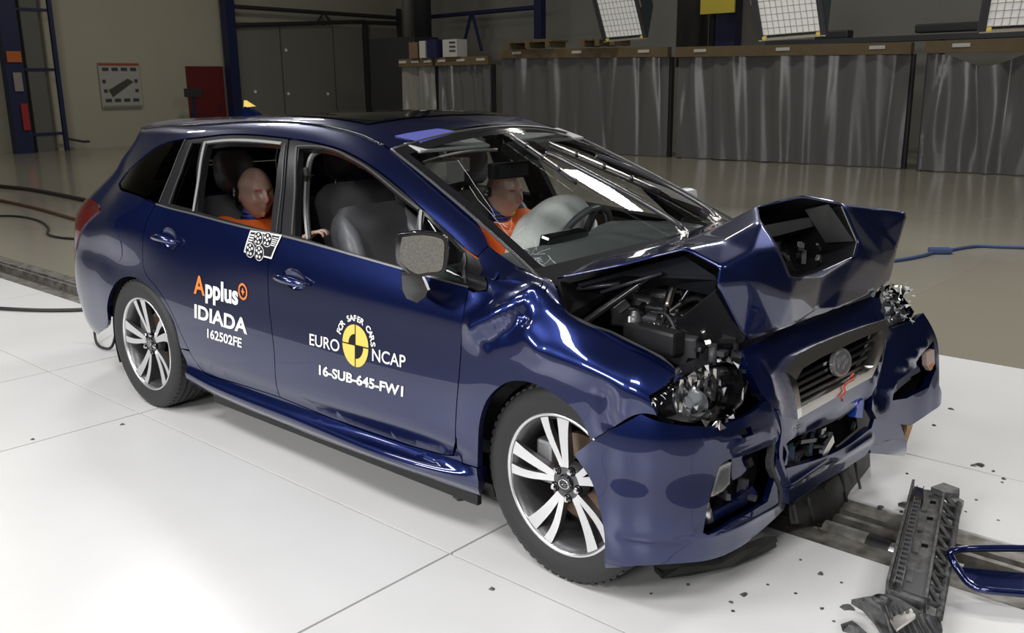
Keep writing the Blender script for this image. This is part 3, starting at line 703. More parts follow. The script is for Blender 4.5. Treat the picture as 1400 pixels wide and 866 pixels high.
# ---- front fender, buckled behind the wheel arch
archF = L_([(807, 603), (796, 577), (780, 557), (746, 533), (715, 522), (689, 526), (666, 548), (656, 579), (654, 610), (653, 640)])
fend = [I_(653, 351), I_(668.6, 335.6)]+L_([(668.6, 335.6), (690, 352), (712, 366), (735, 376), (752, 381)], sm=False)[1:]+L_([(763, 400), (768, 414), (779, 434), (800, 447), (835, 456), (880, 478), (913, 497), (936, 514)], sm=False)+L_([(936, 514), (912, 526), (888, 542), (899, 569)], sm=False)[1:]+L_([(899, 569), (876, 566), (840, 585), (807, 603)])[1:]+archF[1:]+[I_(632, 634), I_(626, 618)]+[I_(624, 600)]+gapF[::-1][1:]+[I_(*p) for p in ((648, 400), (664, 397), (666, 386), (660, 369))]
fd_ = dents3(body, [([(651, 450), (672, 440), (700, 420), (727, 403)], .045, .026), ([(664, 462), (690, 450), (713, 434)], .035, -.018), ([(714, 432), (726, 410)], .022, -.010),
             ([(745, 420), (800, 455)], .06, .012), ([(716, 440), (735, 478)], .035, .008), ([(880, 500), (850, 560)], .05, .012), ([(828, 545), (835, 580)], .03, -.012), ([(672, 390), (700, 395)], .05, -.010)])
fender = panel(body, 'front_fender', fend, BLUE, car, gap=.002, disp=fd_, h=.018, depth=.025)
panel(body, 'front_fender', [(2.30, .95), (2.45, 1.2), (2.55, 1.25), (2.8, 1.25), (3.0, 1.2), (3.0, .72), (2.97, .5)]+[(2.65+.36*math.cos(R(a)), .19+.33*math.sin(R(a))) for a in range(20, 181, 16)]+[(2.27, .25), (2.26, .6)], BLUE, car, gap=.002, mirror=True)

# ---- roof, header to spoiler, as one sheet from side to side
def fullgrid(name, us, vs_, m, par, off=0.0, depth=0, edge=None):
    V = []; N = []; n = 2*len(vs_)-1
    for u in us:
        uu = np.full(len(vs_), u); p = body.S(uu, np.array(vs_)); nn = body.Nn(uu, np.array(vs_))
        nn[-1] = (nn[-1][0], 0, nn[-1][2]); nn[-1] /= np.linalg.norm(nn[-1]); p[-1][1] = 0
        p = p+nn*off
        V += [tuple(q) for q in p]+[(q[0], -q[1], q[2]) for q in p[-2::-1]]
        N += [tuple(q) for q in nn]+[(q[0], -q[1], q[2]) for q in nn[-2::-1]]
    F = []
    for i in range(len(us)-1):
        for j in range(n-1):
            f = (i*n+j, (i+1)*n+j, (i+1)*n+j+1, i*n+j+1)
            a, b, c = (np.array(V[f[k]]) for k in (0, 1, 2)); F.append(f if np.cross(b-a, c-a) @ np.array(N[f[0]]) >= 0 else f[::-1])
    return mesh(name, V, F, m, par, True, None, N)
vroof = list(np.linspace(V_GUT+.004, VV[-1], 22))
roof = fullgrid('roof', list(np.arange(-1.0, 1.585, .05))+[1.585], vroof, BLUE, car)
sun = fullgrid('sunroof', list(np.linspace(.55, 1.33, 14)), list(np.linspace(V_GUT+.10, VV[-1], 14)), mat('sunroof_glass', (.01, .011, .013), .05, coat=1), roof, off=.004)
# headliner inside
fullgrid('headliner', list(np.arange(-.8, 1.5, .1)), list(np.linspace(VV[10]+.01, VV[-1], 14)), HEADL, car, off=-.035)
# drip channel strips
for sgn in (-1, 1):
    pts = [body.S(u, V_GUT)+body.Nn(u, V_GUT)*.001 for u in np.arange(-.8, 1.58, .06)]
    MB().tube([Vector((p[0], p[1]*-sgn, p[2])) for p in pts], .006, 6).build('roof_channel', BLACKG, roof, True)
# translucent tape patch at the header, shark fin aerial
tp = [I_(*p) for p in ((540, 187), (576, 195.5), (630, 182.5), (598, 177))]
panel(body, 'tape_patch', tp, mat('blue_violet_tape', (.10, .11, .38), .35), roof, gap=0, off=.004, depth=.003, h=.03)
fa = at(345, 156, y=0); fz = float(body.S(fa[0], VV[-1])[2])
fin = MB(); prof = [(-.075, 0), (.075, 0), (.045, .025), (-.02, .05), (-.06, .056), (-.075, .035)]
for s_ in (-1, 1): fin.add([(fa[0]+x, s_*.022*(1-z/.1), fz+z-.004) for x, z in prof], [tuple(range(6))])
fin.F += [(i, (i+1) % 6, 6+(i+1) % 6, 6+i) for i in range(6)]; fin.I += [0]*6
fin.build('aerial_fin', BLUE, roof)
fm = MB().prism([(fa[0]-.07, -.008, fz+.045), (fa[0]+.03, -.008, fz+.052), (fa[0]-.06, -.008, fz+.085)], (0, .016, 0)).build('aerial_marker', YELL, roof)
# ---- tailgate and spoiler
us_t = list(np.linspace(UE, -1.6, 12))
def rear_sheet(name, vs_, us_, m, par, off=0):
    V = []; N = []
    for v in vs_:
        p = body.S(np.array(us_), np.full(len(us_), v)); nn = body.Nn(np.array(us_), np.full(len(us_), v)); p[-1][1] = 0; nn[-1][1] = 0; p = p+nn*off
        V += [tuple(q) for q in p]+[(q[0], -q[1], q[2]) for q in p[-2::-1]]; N += [tuple(q) for q in nn]+[(q[0], -q[1], q[2]) for q in nn[-2::-1]]
    n = 2*len(us_)-1; F = []
    for i in range(len(vs_)-1):
        for j in range(n-1):
            f = (i*n+j, (i+1)*n+j, (i+1)*n+j+1, i*n+j+1); a, b, c = (np.array(V[f[k]]) for k in (0, 1, 2))
            F.append(f if np.cross(b-a, c-a) @ np.array(N[f[0]]) >= 0 else f[::-1])
    return mesh(name, V, F, m, par, True, None, N)
rear_sheet('rear_bumper', list(np.linspace(V_BOT, .40, 10)), us_t, BLUE, car)
tg = rear_sheet('tailgate', list(np.linspace(.405, .87, 12)), us_t, BLUE, car)
rear_sheet('rear_window', list(np.linspace(.875, 1.19, 10)), us_t, TINT, tg)
rear_sheet('tailgate_frame', list(np.linspace(1.19, V_GUT, 6)), us_t, BLUE, tg)
sp = [I_(*p) for p in ((180, 207), (178, 190), (186, 181))]
spm = MB(); sec = [(-.62, 1.385), (-.80, 1.372), (-.93, 1.345), (-.94, 1.318), (-.80, 1.30), (-.66, 1.33)]
ysp = np.linspace(-1, 1, 17); rings = []
for yy in ysp:
    k = abs(yy)**3; rings.append([(x+(.40 if x < -.75 else .24 if x < -.64 else .18)*k, yy*.525, z-.05*k) for x, z in sec])
spm.add([v for r_ in rings for v in r_], [(i*6+j, i*6+(j+1) % 6, (i+1)*6+(j+1) % 6, (i+1)*6+j) for i in range(16) for j in range(6)]+[tuple(range(6)), tuple(range(16*6, 17*6))])
spm.build('roof_spoiler', BLUE, car, angle=50)

# ---- windscreen
def wspt(t, s_, off=0.0):
    """point on the screen: t 0 at the header .. 1 at the cowl, s -1 near edge .. 1 far edge"""
    def f(t, s_):
        k = 1-s_*s_
        h = Vector((1.592+.050*k, .572*s_, 1.333+.064*k)); b = Vector((2.445+.095*k, .70*s_, .957+.028*k))
        return h+(b-h)*t+Vector((.4, 0, .9))*.022*4*t*(1-t)*(.5+.5*k)
    p = f(t, s_); e = .01; n = (f(t, s_+e)-f(t, s_-e)).cross(f(t+e, s_)-f(t-e, s_)).normalized()
    if n.z < 0: n = -n
    return p+n*off
def wsheet(name, ta, tb, sa, sb, m, par, off=0.0, nt=16, ns=24):
    V = [wspt(ta+(tb-ta)*i/(nt-1), sa+(sb-sa)*j/(ns-1), off) for i in range(nt) for j in range(ns)]
    F = [(i*ns+j, (i+1)*ns+j, (i+1)*ns+j+1, i*ns+j+1) for i in range(nt-1) for j in range(ns-1)]
    return mesh(name, V, F, m, par, True)
ws = wsheet('windscreen', 0, 1, -1, 1, WSG, car)
wsheet('windscreen_shade_band', 0, .07, -.99, .99, BLACKG, ws, .0015, nt=3)
wsheet('windscreen_edge_band', .07, 1, -.99, -.93, BLACKG, ws, .0015, ns=3)
wsheet('windscreen_edge_band', .07, 1, .93, .99, BLACKG, ws, .0015, ns=3)
wsheet('cowl_band', .95, 1.06, -.99, .99, mat('cowl_black', (.008, .008, .009), .75, spec=.15), ws, .002, nt=3)
for s_, m_ in ((-1, SEAL), (1, SEAL)):
    MB().tube([wspt(t, s_, .004) for t in np.linspace(0, 1, 20)], .006, 6).build('windscreen_seal', m_, ws, True)
MB().tube([wspt(0, v, .003) for v in np.linspace(-1, 1, 24)], .006, 6).build('windscreen_seal', SEAL, ws, True)

# ---- wheels
def wheel(center, steer, label, detail=True, flip=False, spin=0):
    mloc = Matrix.Translation(center) @ Matrix.Rotation(steer, 4, 'Z')
    if flip: mloc = mloc @ Matrix.Rotation(math.pi, 4, 'Z')
    g = [(.236, .095), (.26, .108), (.29, .1125), (.312, .106), (.324, .092), (.3285, .078)]
    prof = list(g)
    for y in (.052, .018, -.018, -.052): prof += [(.3298, y+.007), (.3225, y+.0055), (.3225, y-.0055), (.3298, y-.007)]
    prof += [(r, -y) for r, y in g[::-1]]+[(.226, -.092)]
    w_ = MB().lathe([(.226, -.088), (.231, -.098), (.238, -.099), (.240, -.092), (.232, -.085)], n=72, mis=[0]*4)
    w_.xf(mloc); rim = w_.build('wheel', [MACH], car, True); rim['label'] = label
    MB().lathe(prof, n=72).xf(mloc).build('tyre', RUBBER, rim, angle=35)
    if detail:                                                # tread blocks, cut across
        for k in range(60):
            a = 2*math.pi*k/60
            for y in (-.081, .081):
                b = MB().box((0, y, .3262), (.020, .024, .006)).xf(mloc @ Matrix.Rotation(a, 4, 'Y'))
                tb.V += [(0, 0, 0)]*0
                if y < 0: tb.add(b.V, b.F)
        o = tb.build('tread_block', RUBBER, rim); o['kind'] = 'stuff'; tb.__init__()
    MB().lathe([(.228, -.088), (.214, -.078), (.208, -.04), (.205, .05), (.22, .09), (.228, .095)], n=60).xf(mloc).build('barrel', ALLOYD, rim, True)
    for k in range(5):
        for sd, (r0a, r1a) in enumerate(((R(-7), R(-11)), (R(8), R(9.5)))):
            base = spin+2*math.pi*k/5; V = []; n = 9
            for i in range(n):
                t = i/(n-1); r = .05+.178*t; a = base+r0a+(r1a-r0a)*t+R(4)*math.sin(math.pi*t)*(1 if sd else .2)
                wd = (.0115+.0115*t) if sd == 0 else (.0095+.0065*t)
                wd *= 1+.5*max(0, t-.8)
                yf = -.070-.022*t**1.5; dep = .034-.012*t
                ca, sa = math.cos(a), math.sin(a)
                for q, yy in ((-wd, yf), (wd, yf), (wd*.75, yf+dep), (-wd*.75, yf+dep)): V.append((r*ca-q*sa, yy, r*sa+q*ca))
            F = []; I = []
            for i in range(n-1):
                for q in range(4): F.append((i*4+q, i*4+(q+1) % 4, (i+1)*4+(q+1) % 4, (i+1)*4+q)); I.append(0 if q == 0 else 1)
            F += [(0, 1, 2, 3), tuple((n-1)*4+q for q in (3, 2, 1, 0))]; I += [1, 1]
            m_ = MB(); m_.V = V; m_.F = F; m_.I = I; m_.xf(mloc).build('spoke', [MACH, ALLOYD], rim)
    MB().lathe([(0, -.072), (.058, -.070), (.066, -.06), (.066, -.03)], n=40).xf(mloc).build('hub', ALLOYD, rim, angle=40)
    cap = MB().lathe([(0, -.083), (.027, -.082), (.031, -.076), (.031, -.068)], n=32).xf(mloc).build('centre_cap', BLACKG, rim, angle=40)
    rg = MB().lathe([(.019, -.0835), (.022, -.0845), (.022, -.082)], n=32); rg.V = [(v[0], v[1], v[2]*.72) for v in rg.V]; rg.xf(mloc).build('cap_emblem', CHROME, rim, True)
    for sx, sz, r in ((-.006, 0, .0045), (.006, .004, .003), (.009, -.003, .003), (.001, -.005, .003), (-.002, .006, .003), (.004, -.001, .003)):
        MB().lathe([(0, -.086), (r, -.084), (r, -.08)], (sx, 0, sz), n=8).xf(mloc).build('cap_emblem_star', CHROME, rim)
    for k in range(5):
        a = spin+2*math.pi*(k+.5)/5
        MB().lathe([(0, -.088), (.007, -.087), (.0105, -.082), (.011, -.066)], (.052*math.cos(a), 0, .052*math.sin(a)), n=6).xf(mloc).build('lug_nut', CHROME, rim)
        MB().lathe([(.0125, -.072), (.016, -.0725), (.016, -.068)], (.052*math.cos(a), 0, .052*math.sin(a)), n=16).xf(mloc).build('lug_seat', DARKV, rim)
    MB().lathe([(.06, .0), (.148, .0), (.148, .022), (.06, .022)], n=48).xf(mloc).build('brake_disc', mat('rusty_disc', (.28, .23, .18), .4, .8, noise=(8, .6, (.25, .14, .07))), rim, angle=40)
    MB().box((-.125, -.01, .03), (.07, .06, .15), bev=.012).xf(mloc).build('brake_caliper', mat('caliper_grey', (.35, .35, .36), .4, .7), rim)
    MB().tube([(.19, -.08, -.08), (.19, -.09, -.08)], .004, 6).xf(mloc).build('valve', PLAST, rim)
    return rim
tb = MB()
wheel((0, -.765, .3295), 0, 'alloy wheel with five split spokes at the rear door', spin=R(101))
wheel((2.655, -.742, .3295), -.0475, 'alloy wheel partly covered by the torn bumper corner', spin=R(100))
wheel((0, .765, .3295), 0, 'alloy wheel on the hidden side at the rear', False, True, .2)
wheel((2.655, .765, .3295), .05, 'alloy wheel on the hidden side at the front', False, True, .5)
for x, sy in ((0.02, -1), (0.02, 1), (2.66, -1), (2.66, 1)):
    m_ = MB().lathe([(.395 if x < 1 else .37, -.33 if x < 1 else -.27), (.375, 0), (.30, .02)], (x, sy*.52 if sy < 0 else .52, .31), n=28, a0=R(-22 if x < 1 else 20), a1=R(202))
    m_.V = [(v[0], (v[1] if sy < 0 else 2*.52-v[1]), v[2]) for v in m_.V]
    m_.build('wheel_arch_liner', PLAST, car, True)
    MB().box((x, sy*.49, .45), (.8, .02, .55)).build('wheel_house_wall', DARKV, car)
# dark tub behind everything so the shell is closed
MB().box((1.1, 0, .33), (2.6, 1.5, .05)).build('cabin_floor', TRIM, car)
MB().box((-.75, 0, .62), (.5, 1.3, .5)).build('boot_floor', TRIM, car)

# ================================================================== CRUMPLED FRONT
PLAN = [(2.66, -.885), (2.80, -.89), (2.92, -.875), (3.02, -.825), (3.09, -.74), (3.13, -.62), (3.15, -.46), (3.16, -.3), (3.17, 0), (3.18, .25), (3.20, .45), (3.225, .62), (3.255, .76), (3.265, .86), (3.20, .94), (3.02, .97), (2.85, .95)]
ZR = [(.10, -.03), (.15, .0), (.22, .012), (.32, .012), (.45, 0), (.58, -.008), (.68, -.035), (.76, -.075), (.84, -.13)]
pu = [0]
for a, b in zip(PLAN[:-1], PLAN[1:]): pu.append(pu[-1]+math.hypot(b[0]-a[0], b[1]-a[1]))
pl = np.array(PLAN); tn = np.gradient(pl, np.array(pu), axis=0); nm = np.stack([tn[:, 1], -tn[:, 0]], 1); nm /= np.linalg.norm(nm, axis=1, keepdims=True)
front = Net(pu, [z for z, _ in ZR], [[(pl[j][0]+nm[j][0]*o, pl[j][1]+nm[j][1]*o, z) for j in range(len(PLAN))] for z, o in ZR], (2.6, 0, .4), .01)
K_ = front.inv; KL = front.uv
bpoly = KL([(785, 622), (807, 605), (840, 586), (876, 566.5)], sm=False)+KL([(876, 566.5), (902, 577), (952, 583), (995, 578.5), (1031, 562), (1045, 548)])[1:]+[K_(*p) for p in ((1055, 551), (1064, 568), (1062, 596), (1068, 634), (1077, 680), (1071, 697))]+KL([(1071, 697), (1026, 738), (1005, 752), (980, 763), (923, 771), (870, 774), (828, 777)])[1:]+KL([(828, 777), (827, 740), (821, 702), (809, 659), (785, 622)])[1:-1]
fogh = KL([(960, 728), (967, 695), (976, 664), (984, 638), (996, 628)])+KL([(996, 628), (1027, 619), (1056, 607)])[1:]+[K_(*p) for p in ((1061, 622), (1058, 658), (1048, 686), (1005, 710), (966, 731))]
hook = [K_(*p) for p in ((1009, 588), (1025, 583), (1027, 594), (1012, 599))]
bd = dents([(K_(1050, 560), K_(1066, 600), .02, .01), (K_(1000, 620), K_(1055, 600), .02, .006), (K_(950, 735), K_(1060, 690), .03, .010), (K_(850, 735), K_(960, 738), .02, -.006), (K_(965, 600), K_(1050, 590), .03, .008)])
bump = panel(front, 'front_bumper', bpoly, PAINT, car, holes=[fogh, hook], gap=0, disp=bd, h=.018, depth=.02)
bump['label'] = 'torn near half of the front bumper'
# fog recess: inset tub and broken lamp
fin_ = inset_poly(clean(fogh), -.02)
panel(front, 'fog_recess', fin_, PLAST, bump, gap=0, off=-.075, depth=-.055, h=.03)
panel(front, 'recess_panel', [K_(*p) for p in ((1017, 625), (1041, 617), (1044, 640), (1030, 655), (1017, 662))], PAINT, bump, gap=0, off=-.045, depth=.01, h=.03)
panel(front, 'recess_floor', [K_(*p) for p in ((985, 705), (1040, 668), (1050, 682), (1005, 708), (970, 726))], PAINT, bump, gap=0, off=-.03, depth=.02, h=.03)
fg = panel(front, 'fog_lamp', [K_(*p) for p in ((973, 671), (984, 640), (1001, 633), (999, 662), (990, 672), (974, 680))], mat('white_reflector', (.7, .7, .68), .25, .3), bump, gap=0, off=-.004, depth=.03, h=.03)
panel(front, 'fog_lens', [K_(*p) for p in ((973, 671), (984, 640), (1001, 633), (999, 662), (990, 672), (974, 680))], LENS, bump, gap=0, off=.003, depth=.0, h=.03)
panel(front, 'amber_marker', [K_(*p) for p in ((972, 672), (981, 667), (982, 674), (974, 679))], mat('amber_lens', (.6, .18, .04), .2), bump, gap=0, off=-.004, depth=.006)
MB().tube([Vector(front.S(*K_(973, 690))-front.Nn(*K_(973, 690))*.04), Vector(front.S(*K_(978, 718))-front.Nn(*K_(978, 718))*.03)], .018, 10).build('horn', SATIN, bump, True)
rnd = random.Random(5)
for k in range(9):                                             # splintered brackets in the recess
    p = K_(rnd.uniform(1000, 1056), rnd.uniform(622, 690)); q = Vector(front.S(*p)-front.Nn(*p)*rnd.uniform(.02, .06))
    MB().box(q, (rnd.uniform(.01, .03), rnd.uniform(.02, .07), rnd.uniform(.006, .02)), rz=rnd.uniform(0, 3), rx=rnd.uniform(0, 3)).build('broken_bracket', rnd.choice([PLAST, PLASTG, PAINT, PLAST]), bump)
# crushed vertical tear between the bumper half and the grille surround
# grille surround (upper bumper) 
gs = KL([(1014, 478), (1024, 505), (1040, 538), (1058, 560), (1066, 580), (1072, 612)], sm=True)+KL([(1072, 612), (1085, 600), (1130, 582), (1170, 560), (1192, 540)])[1:]+[K_(*p) for p in ((1200, 520), (1206, 490), (1214, 452), (1206, 425), (1203, 408))]+[K_(*p) for p in ((1190, 406), (1143, 424), (1114, 432), (1082, 446), (1062, 454), (1030, 468))]
gin = [K_(*p) for p in ((1070, 511), (1084, 490), (1112, 477), (1203, 443), (1203, 454), (1190, 494), (1181, 513), (1083, 567))]
surround = panel(front, 'grille_surround', gs, PAINT, car, holes=[gin], gap=0, h=.025, depth=.03, disp=dents([(K_(1040, 500), K_(1062, 560), .03, .012), (K_(1090, 590), K_(1180, 550), .02, -.012), (K_(1205, 450), K_(1195, 520), .02, .014)]))
gou = [K_(*p) for p in ((1066, 510), (1082, 487), (1110, 473), (1206, 438), (1207, 455), (1193, 496), (1184, 515), (1081, 572))]
gi2 = [K_(*p) for p in ((1078, 523), (1090, 505), (1114, 491), (1198, 453), (1200, 458), (1186, 500), (1178, 508), (1084, 558))]
gr = panel(front, 'grille_frame', gou, SATIN, car, holes=[gi2], gap=0, off=.022, depth=.05, h=.03)
gl = inset_poly(clean(gou), -.0)
panel(front, 'chrome_lip', [K_(*p) for p in ((1066, 510), (1079, 521), (1086, 566), (1081, 572))], CHROME, gr, gap=0, off=.026, depth=.01, h=.03)
panel(front, 'grille_backing', gou, DARKV, gr, gap=.002, off=-.055, depth=0, h=.05)
for k in range(4):                                              # horizontal slats
    t = (k+.5)/4; a = np.array((1079+6*t, 519+36*t)); b = np.array((1199-18*t, 457+50*t)); pts = []
    line = [K_(*(a+(b-a)*s_)) for s_ in np.linspace(0, 1, 9)]
    hw = .0052
    panel(front, 'grille_slat', [(u, v+hw) for u, v in line]+[(u, v-hw) for u, v in line[::-1]], BLACKG, gr, gap=0, off=-.005, depth=.012, h=.04)
# emblem
ec = K_(1147, 496)
def disc(net, c, ru, rv, nm, m, par, off, depth=.01, n=32, rot=0):
    return panel(net, nm, [(c[0]+ru*math.cos(a), c[1]+rv*math.sin(a)) for a in np.linspace(0, 2*math.pi, n, endpoint=False)], m, par, gap=0, off=off, depth=depth, h=.02)
em = disc(front, ec, .072, .046, 'emblem', mat('bright_emblem_rim', (.62, .62, .63), .25, .8), gr, .012, .012)
disc(front, ec, .060, .036, 'emblem_field', mat('emblem_grey', (.16, .16, .17), .4, .4), gr, .0145, .003)
def star(net, c, r, nm, m, par, off, pts=6):
    panel(net, nm, [(c[0]+(r if k % 2 == 0 else r*.28)*math.cos(math.pi*k/pts), c[1]+(r if k % 2 == 0 else r*.28)*math.sin(math.pi*k/pts)*.9) for k in range(2*pts)], m, par, gap=0, off=off, depth=.003, h=.02)
star(front, (ec[0]-.028, ec[1]+.006), .02, 'emblem_star', mat('bright_emblem_rim', (.62, .62, .63), .25, .8), gr, .017)
for du, dv in ((.0, .012), (.022, .014), (.034, -.002), (.014, -.006), (-.002, -.014)): star(front, (ec[0]+du, ec[1]+dv), .010, 'emblem_star', mat('bright_emblem_rim', (.62, .62, .63), .25, .8), gr, .017)
mk = [(1152, 515), (1156, 511), (1156, 518), (1148, 522), (1143, 528), (1145, 534), (1139, 541), (1141, 546)]
MB().tube([Vector(front.S(*K_(*p))+front.Nn(*K_(*p))*.028) for p in mk], .004, 6).build('paint_marker_scrawl', mat('orange_red_marker', (.65, .09, .04), .5), gr, True)
# lower intake: broken dark lattice
panel(front, 'lower_intake', [K_(*p) for p in ((1068, 612), (1085, 600), (1130, 582), (1185, 548), (1190, 590), (1165, 612), (1120, 634), (1072, 652))], DARKV, car, gap=0, off=-.05, depth=0, h=.04)
li = front
for k in range(26):
    px = 1074+rnd.random()*106; f = (px-1074)/106; py = 610-50*f+rnd.uniform(0, 36)
    p = K_(px, py); q = Vector(front.S(*p)-front.Nn(*p)*rnd.uniform(0, .05))
    MB().box(q, (rnd.uniform(.008, .02), rnd.uniform(.03, .11), rnd.uniform(.008, .022)), rz=rnd.uniform(-.4, .4), rx=rnd.uniform(-.5, .5)).build('broken_grille_bar', rnd.choice([PLAST, PLASTG, PLAST, BLACKG, mat('blue_grey_plastic', (.03, .045, .07), .3)]), car)
p = K_(1131, 612); MB().box(Vector(front.S(*p)), (.01, .09, .035), rx=.5).build('alloy_fragment', SATIN, car)
p = K_(1180, 556); panel(front, 'blue_bracket', [K_(*q) for q in ((1175, 549), (1181, 546), (1179, 572), (1169, 571))], mat('bright_blue_paint', (.01, .06, .42), .35, .3, coat=1), car, gap=0, off=.0, depth=.03, h=.02)
lip = panel(front, 'bumper_lip', KL([(1070, 640), (1120, 625), (1158, 606), (1188, 584)])+[K_(*p) for p in ((1194, 600), (1179, 622))]+KL([(1179, 622), (1145, 644), (1110, 664), (1083, 682), (1074, 688)])[1:], PAINT, car, gap=0, off=.012, h=.02, depth=.03, disp=dents([(K_(1075, 660), K_(1185, 600), .012, .014)]))
# crush folds along the tear
for k, (a, b, w_, o_) in enumerate((((1060, 560), (1074, 680), .012, .012), ((1052, 600), (1066, 690), .010, .006), ((1066, 575), (1078, 640), .010, .0))):
    line = [np.array(K_(a[0]+(b[0]-a[0])*t+4*math.sin(9*t+k), a[1]+(b[1]-a[1])*t)) for t in np.linspace(0, 1, 10)]
    panel(front, 'torn_strip', [tuple(p+np.array((w_*(.6+.4*math.sin(5*i)), 0))) for i, p in enumerate(line)]+[tuple(p-np.array((w_, 0))) for p in line[::-1]], [PAINT, PLASTG, PAINT][k], car, gap=0, off=o_, depth=.02, h=.02)

# far half of the bumper
fpoly = [K_(*p) for p in ((1206, 446), (1222, 449), (1250, 437), (1262, 428))]+KL([(1262, 428), (1275, 450), (1282, 470), (1284, 500), (1284, 527)])[1:]+KL([(1284, 527), (1290, 541), (1287, 551), (1268, 567), (1246, 582)])[1:]+[K_(*p) for p in ((1228, 580), (1200, 576), (1192, 560), (1200, 520), (1206, 490))]
fh = [K_(*p) for p in ((1222, 520), (1245, 500), (1262, 478), (1276, 466), (1280, 505), (1270, 530), (1240, 545), (1220, 548))]
farb = panel(front, 'front_bumper', fpoly, PAINT, car, holes=[fh], gap=0, h=.025, depth=.03, disp=dents([(K_(1215, 470), K_(1205, 540), .04, -.03), (K_(1230, 500), K_(1262, 470), .03, .02), (K_(1215, 530), K_(1245, 500), .02, .02)]))
farb['label'] = 'dented far half of the front bumper'
panel(front, 'fog_recess', inset_poly(clean(fh), -.02), DARKV, farb, gap=0, off=-.06, depth=-.05, h=.04)
for a in (((1225, 525), (1250, 505), (1255, 520), (1232, 540)), ((1245, 500), (1266, 488), (1268, 510), (1250, 520))):
    panel(front, 'recess_panel', [K_(*p) for p in a], PAINT, farb, gap=0, off=-.03, depth=.01, h=.03)
panel(front, 'side_marker', [K_(*p) for p in ((1265, 483), (1276, 478), (1277, 497), (1271, 507), (1266, 500))], mat('marker_lens', (.55, .42, .36), .2), farb, gap=0, off=.004, depth=.02, h=.02)
panel(front, 'amber_marker', [K_(*p) for p in ((1268, 500), (1275, 496), (1272, 506))], mat('amber_lens', (.6, .18, .04), .2), farb, gap=0, off=.007, depth=.006)
flap = panel(front, 'bumper_flap', [K_(*p) for p in ((1192, 572), (1228, 580), (1234, 621), (1187, 619), (1183, 600))], PAINT, car, gap=0, h=.025, depth=.015, off=.01)
def quad(nm, pts, m, par, th=.012):
    """a bent sheet through surveyed points, with thickness"""
    P_ = [Vector(p) for p in pts]; n = (P_[1]-P_[0]).cross(P_[2]-P_[0]).normalized()
    return MB().prism(P_, n*th).build(nm, m, par)
quad('foam_wedge', [at(1240, 563, y=.62), at(1248, 582, y=.64), at(1236, 618, y=.62), at(1232, 608, y=.6), at(1240, 588, y=.6)], mat('tan_foam', (.50, .30, .16), .8), car, .05)
quad('foam_wedge', [at(1229, 564, y=.6), at(1239, 563, y=.6), at(1239, 578, y=.6), at(1235, 580, y=.6)], mat('white_foam', (.75, .73, .70), .7), car, .04)

# ---- headlights
def headlight(pts, lens_pts, par, seed, nm='headlight'):
    rr = random.Random(seed)
    hl = panel(front, nm, [K_(*p) for p in pts], mat('headlamp_reflector', (.55, .55, .56), .22, .9), par, gap=0, off=-.05, depth=-.03, h=.03)
    return hl
hl = headlight([(888, 546), (905, 530), (935, 514), (965, 503), (1000, 492), (1020, 500), (1024, 525), (1018, 552), (995, 572), (955, 580), (910, 574)], None, car, 1)
hl['label'] = 'smashed near headlight'
panel(front, 'lamp_housing', [K_(*p) for p in ((888, 546), (905, 530), (925, 522), (922, 545), (930, 568), (908, 573))], BLACKG, hl, gap=0, off=-.03, depth=.01, h=.03)
panel(front, 'lamp_housing', [K_(*p) for p in ((992, 512), (1020, 500), (1024, 525), (1018, 552), (990, 556))], BLACKG, hl, gap=0, off=-.02, depth=.01, h=.03)
disc(front, K_(957, 552), .045, .038, 'projector_lens', mat('projector_glass', (.75, .76, .78), .08, .4, coat=1), hl, -.015, .04)
disc(front, K_(978, 538), .05, .05, 'lamp_bowl', CHROME, hl, -.04, .02)
for k in range(5):
    p = K_(935+12*k, 540-4*k); MB().box(Vector(front.S(*p)-front.Nn(*p)*.02), (.01, .012, .10), rz=.5).build('reflector_rib', SATIN, hl)
panel(front, 'headlight_lens', [K_(*p) for p in ((888, 546), (915, 533), (945, 520), (985, 510), (1012, 505), (1022, 522), (1018, 548), (995, 571), (955, 579), (910, 573))], LENS, hl, gap=0, off=-.002, depth=.01, h=.02, disp=lambda u, v: .006*np.sin(np.asarray(u)*60)*np.sin(np.asarray(v)*80))
rr = random.Random(12)
def shards(n, box, net, par, off0, off1, mats_, seed, smin=.008, smax=.035):
    r_ = random.Random(seed)
    for k in range(n):
        p = K_(r_.uniform(box[0], box[2]), r_.uniform(box[1], box[3])); c = Vector(net.S(*p)+net.Nn(*p)*r_.uniform(off0, off1))
        e = [Vector((r_.uniform(-1, 1), r_.uniform(-1, 1), r_.uniform(-1, 1))).normalized()*r_.uniform(smin, smax) for _ in range(4)]
        MB().add([c+e[0], c+e[1], c+e[2], c+e[3]], [(0, 1, 2), (0, 2, 3), (0, 3, 1), (1, 3, 2)]).build('lens_shard', r_.choice(mats_), par)
GLS = mat('broken_clear_plastic', (.62, .64, .66), .12, .15, coat=1)
shards(44, (915, 500, 1018, 535), front, hl, -.05, .012, [GLS, PLAST, BLACKG, LENS, GLS, BLACKG], 3, .006, .026)
shards(18, (930, 555, 1010, 580), front, hl, -.02, .02, [GLS, BLACKG, SATIN], 4, .006, .02)
hl2 = headlight([(1207, 445), (1206, 412), (1212, 392), (1225, 388), (1240, 403), (1256, 425), (1250, 437), (1222, 449)], None, car, 2)
hl2['label'] = 'shattered far headlight'
shards(60, (1207, 390, 1246, 440), front, hl2, -.02, .022, [GLS, GLS, CHROME, LENS, WHITE], 9, .005, .016)
shards(50, (1205, 386, 1250, 442), front, hl2, -.06, .02, [GLS, SATIN, GLS, PLAST, LENS, BLACKG, CHROME], 6, .008, .034)

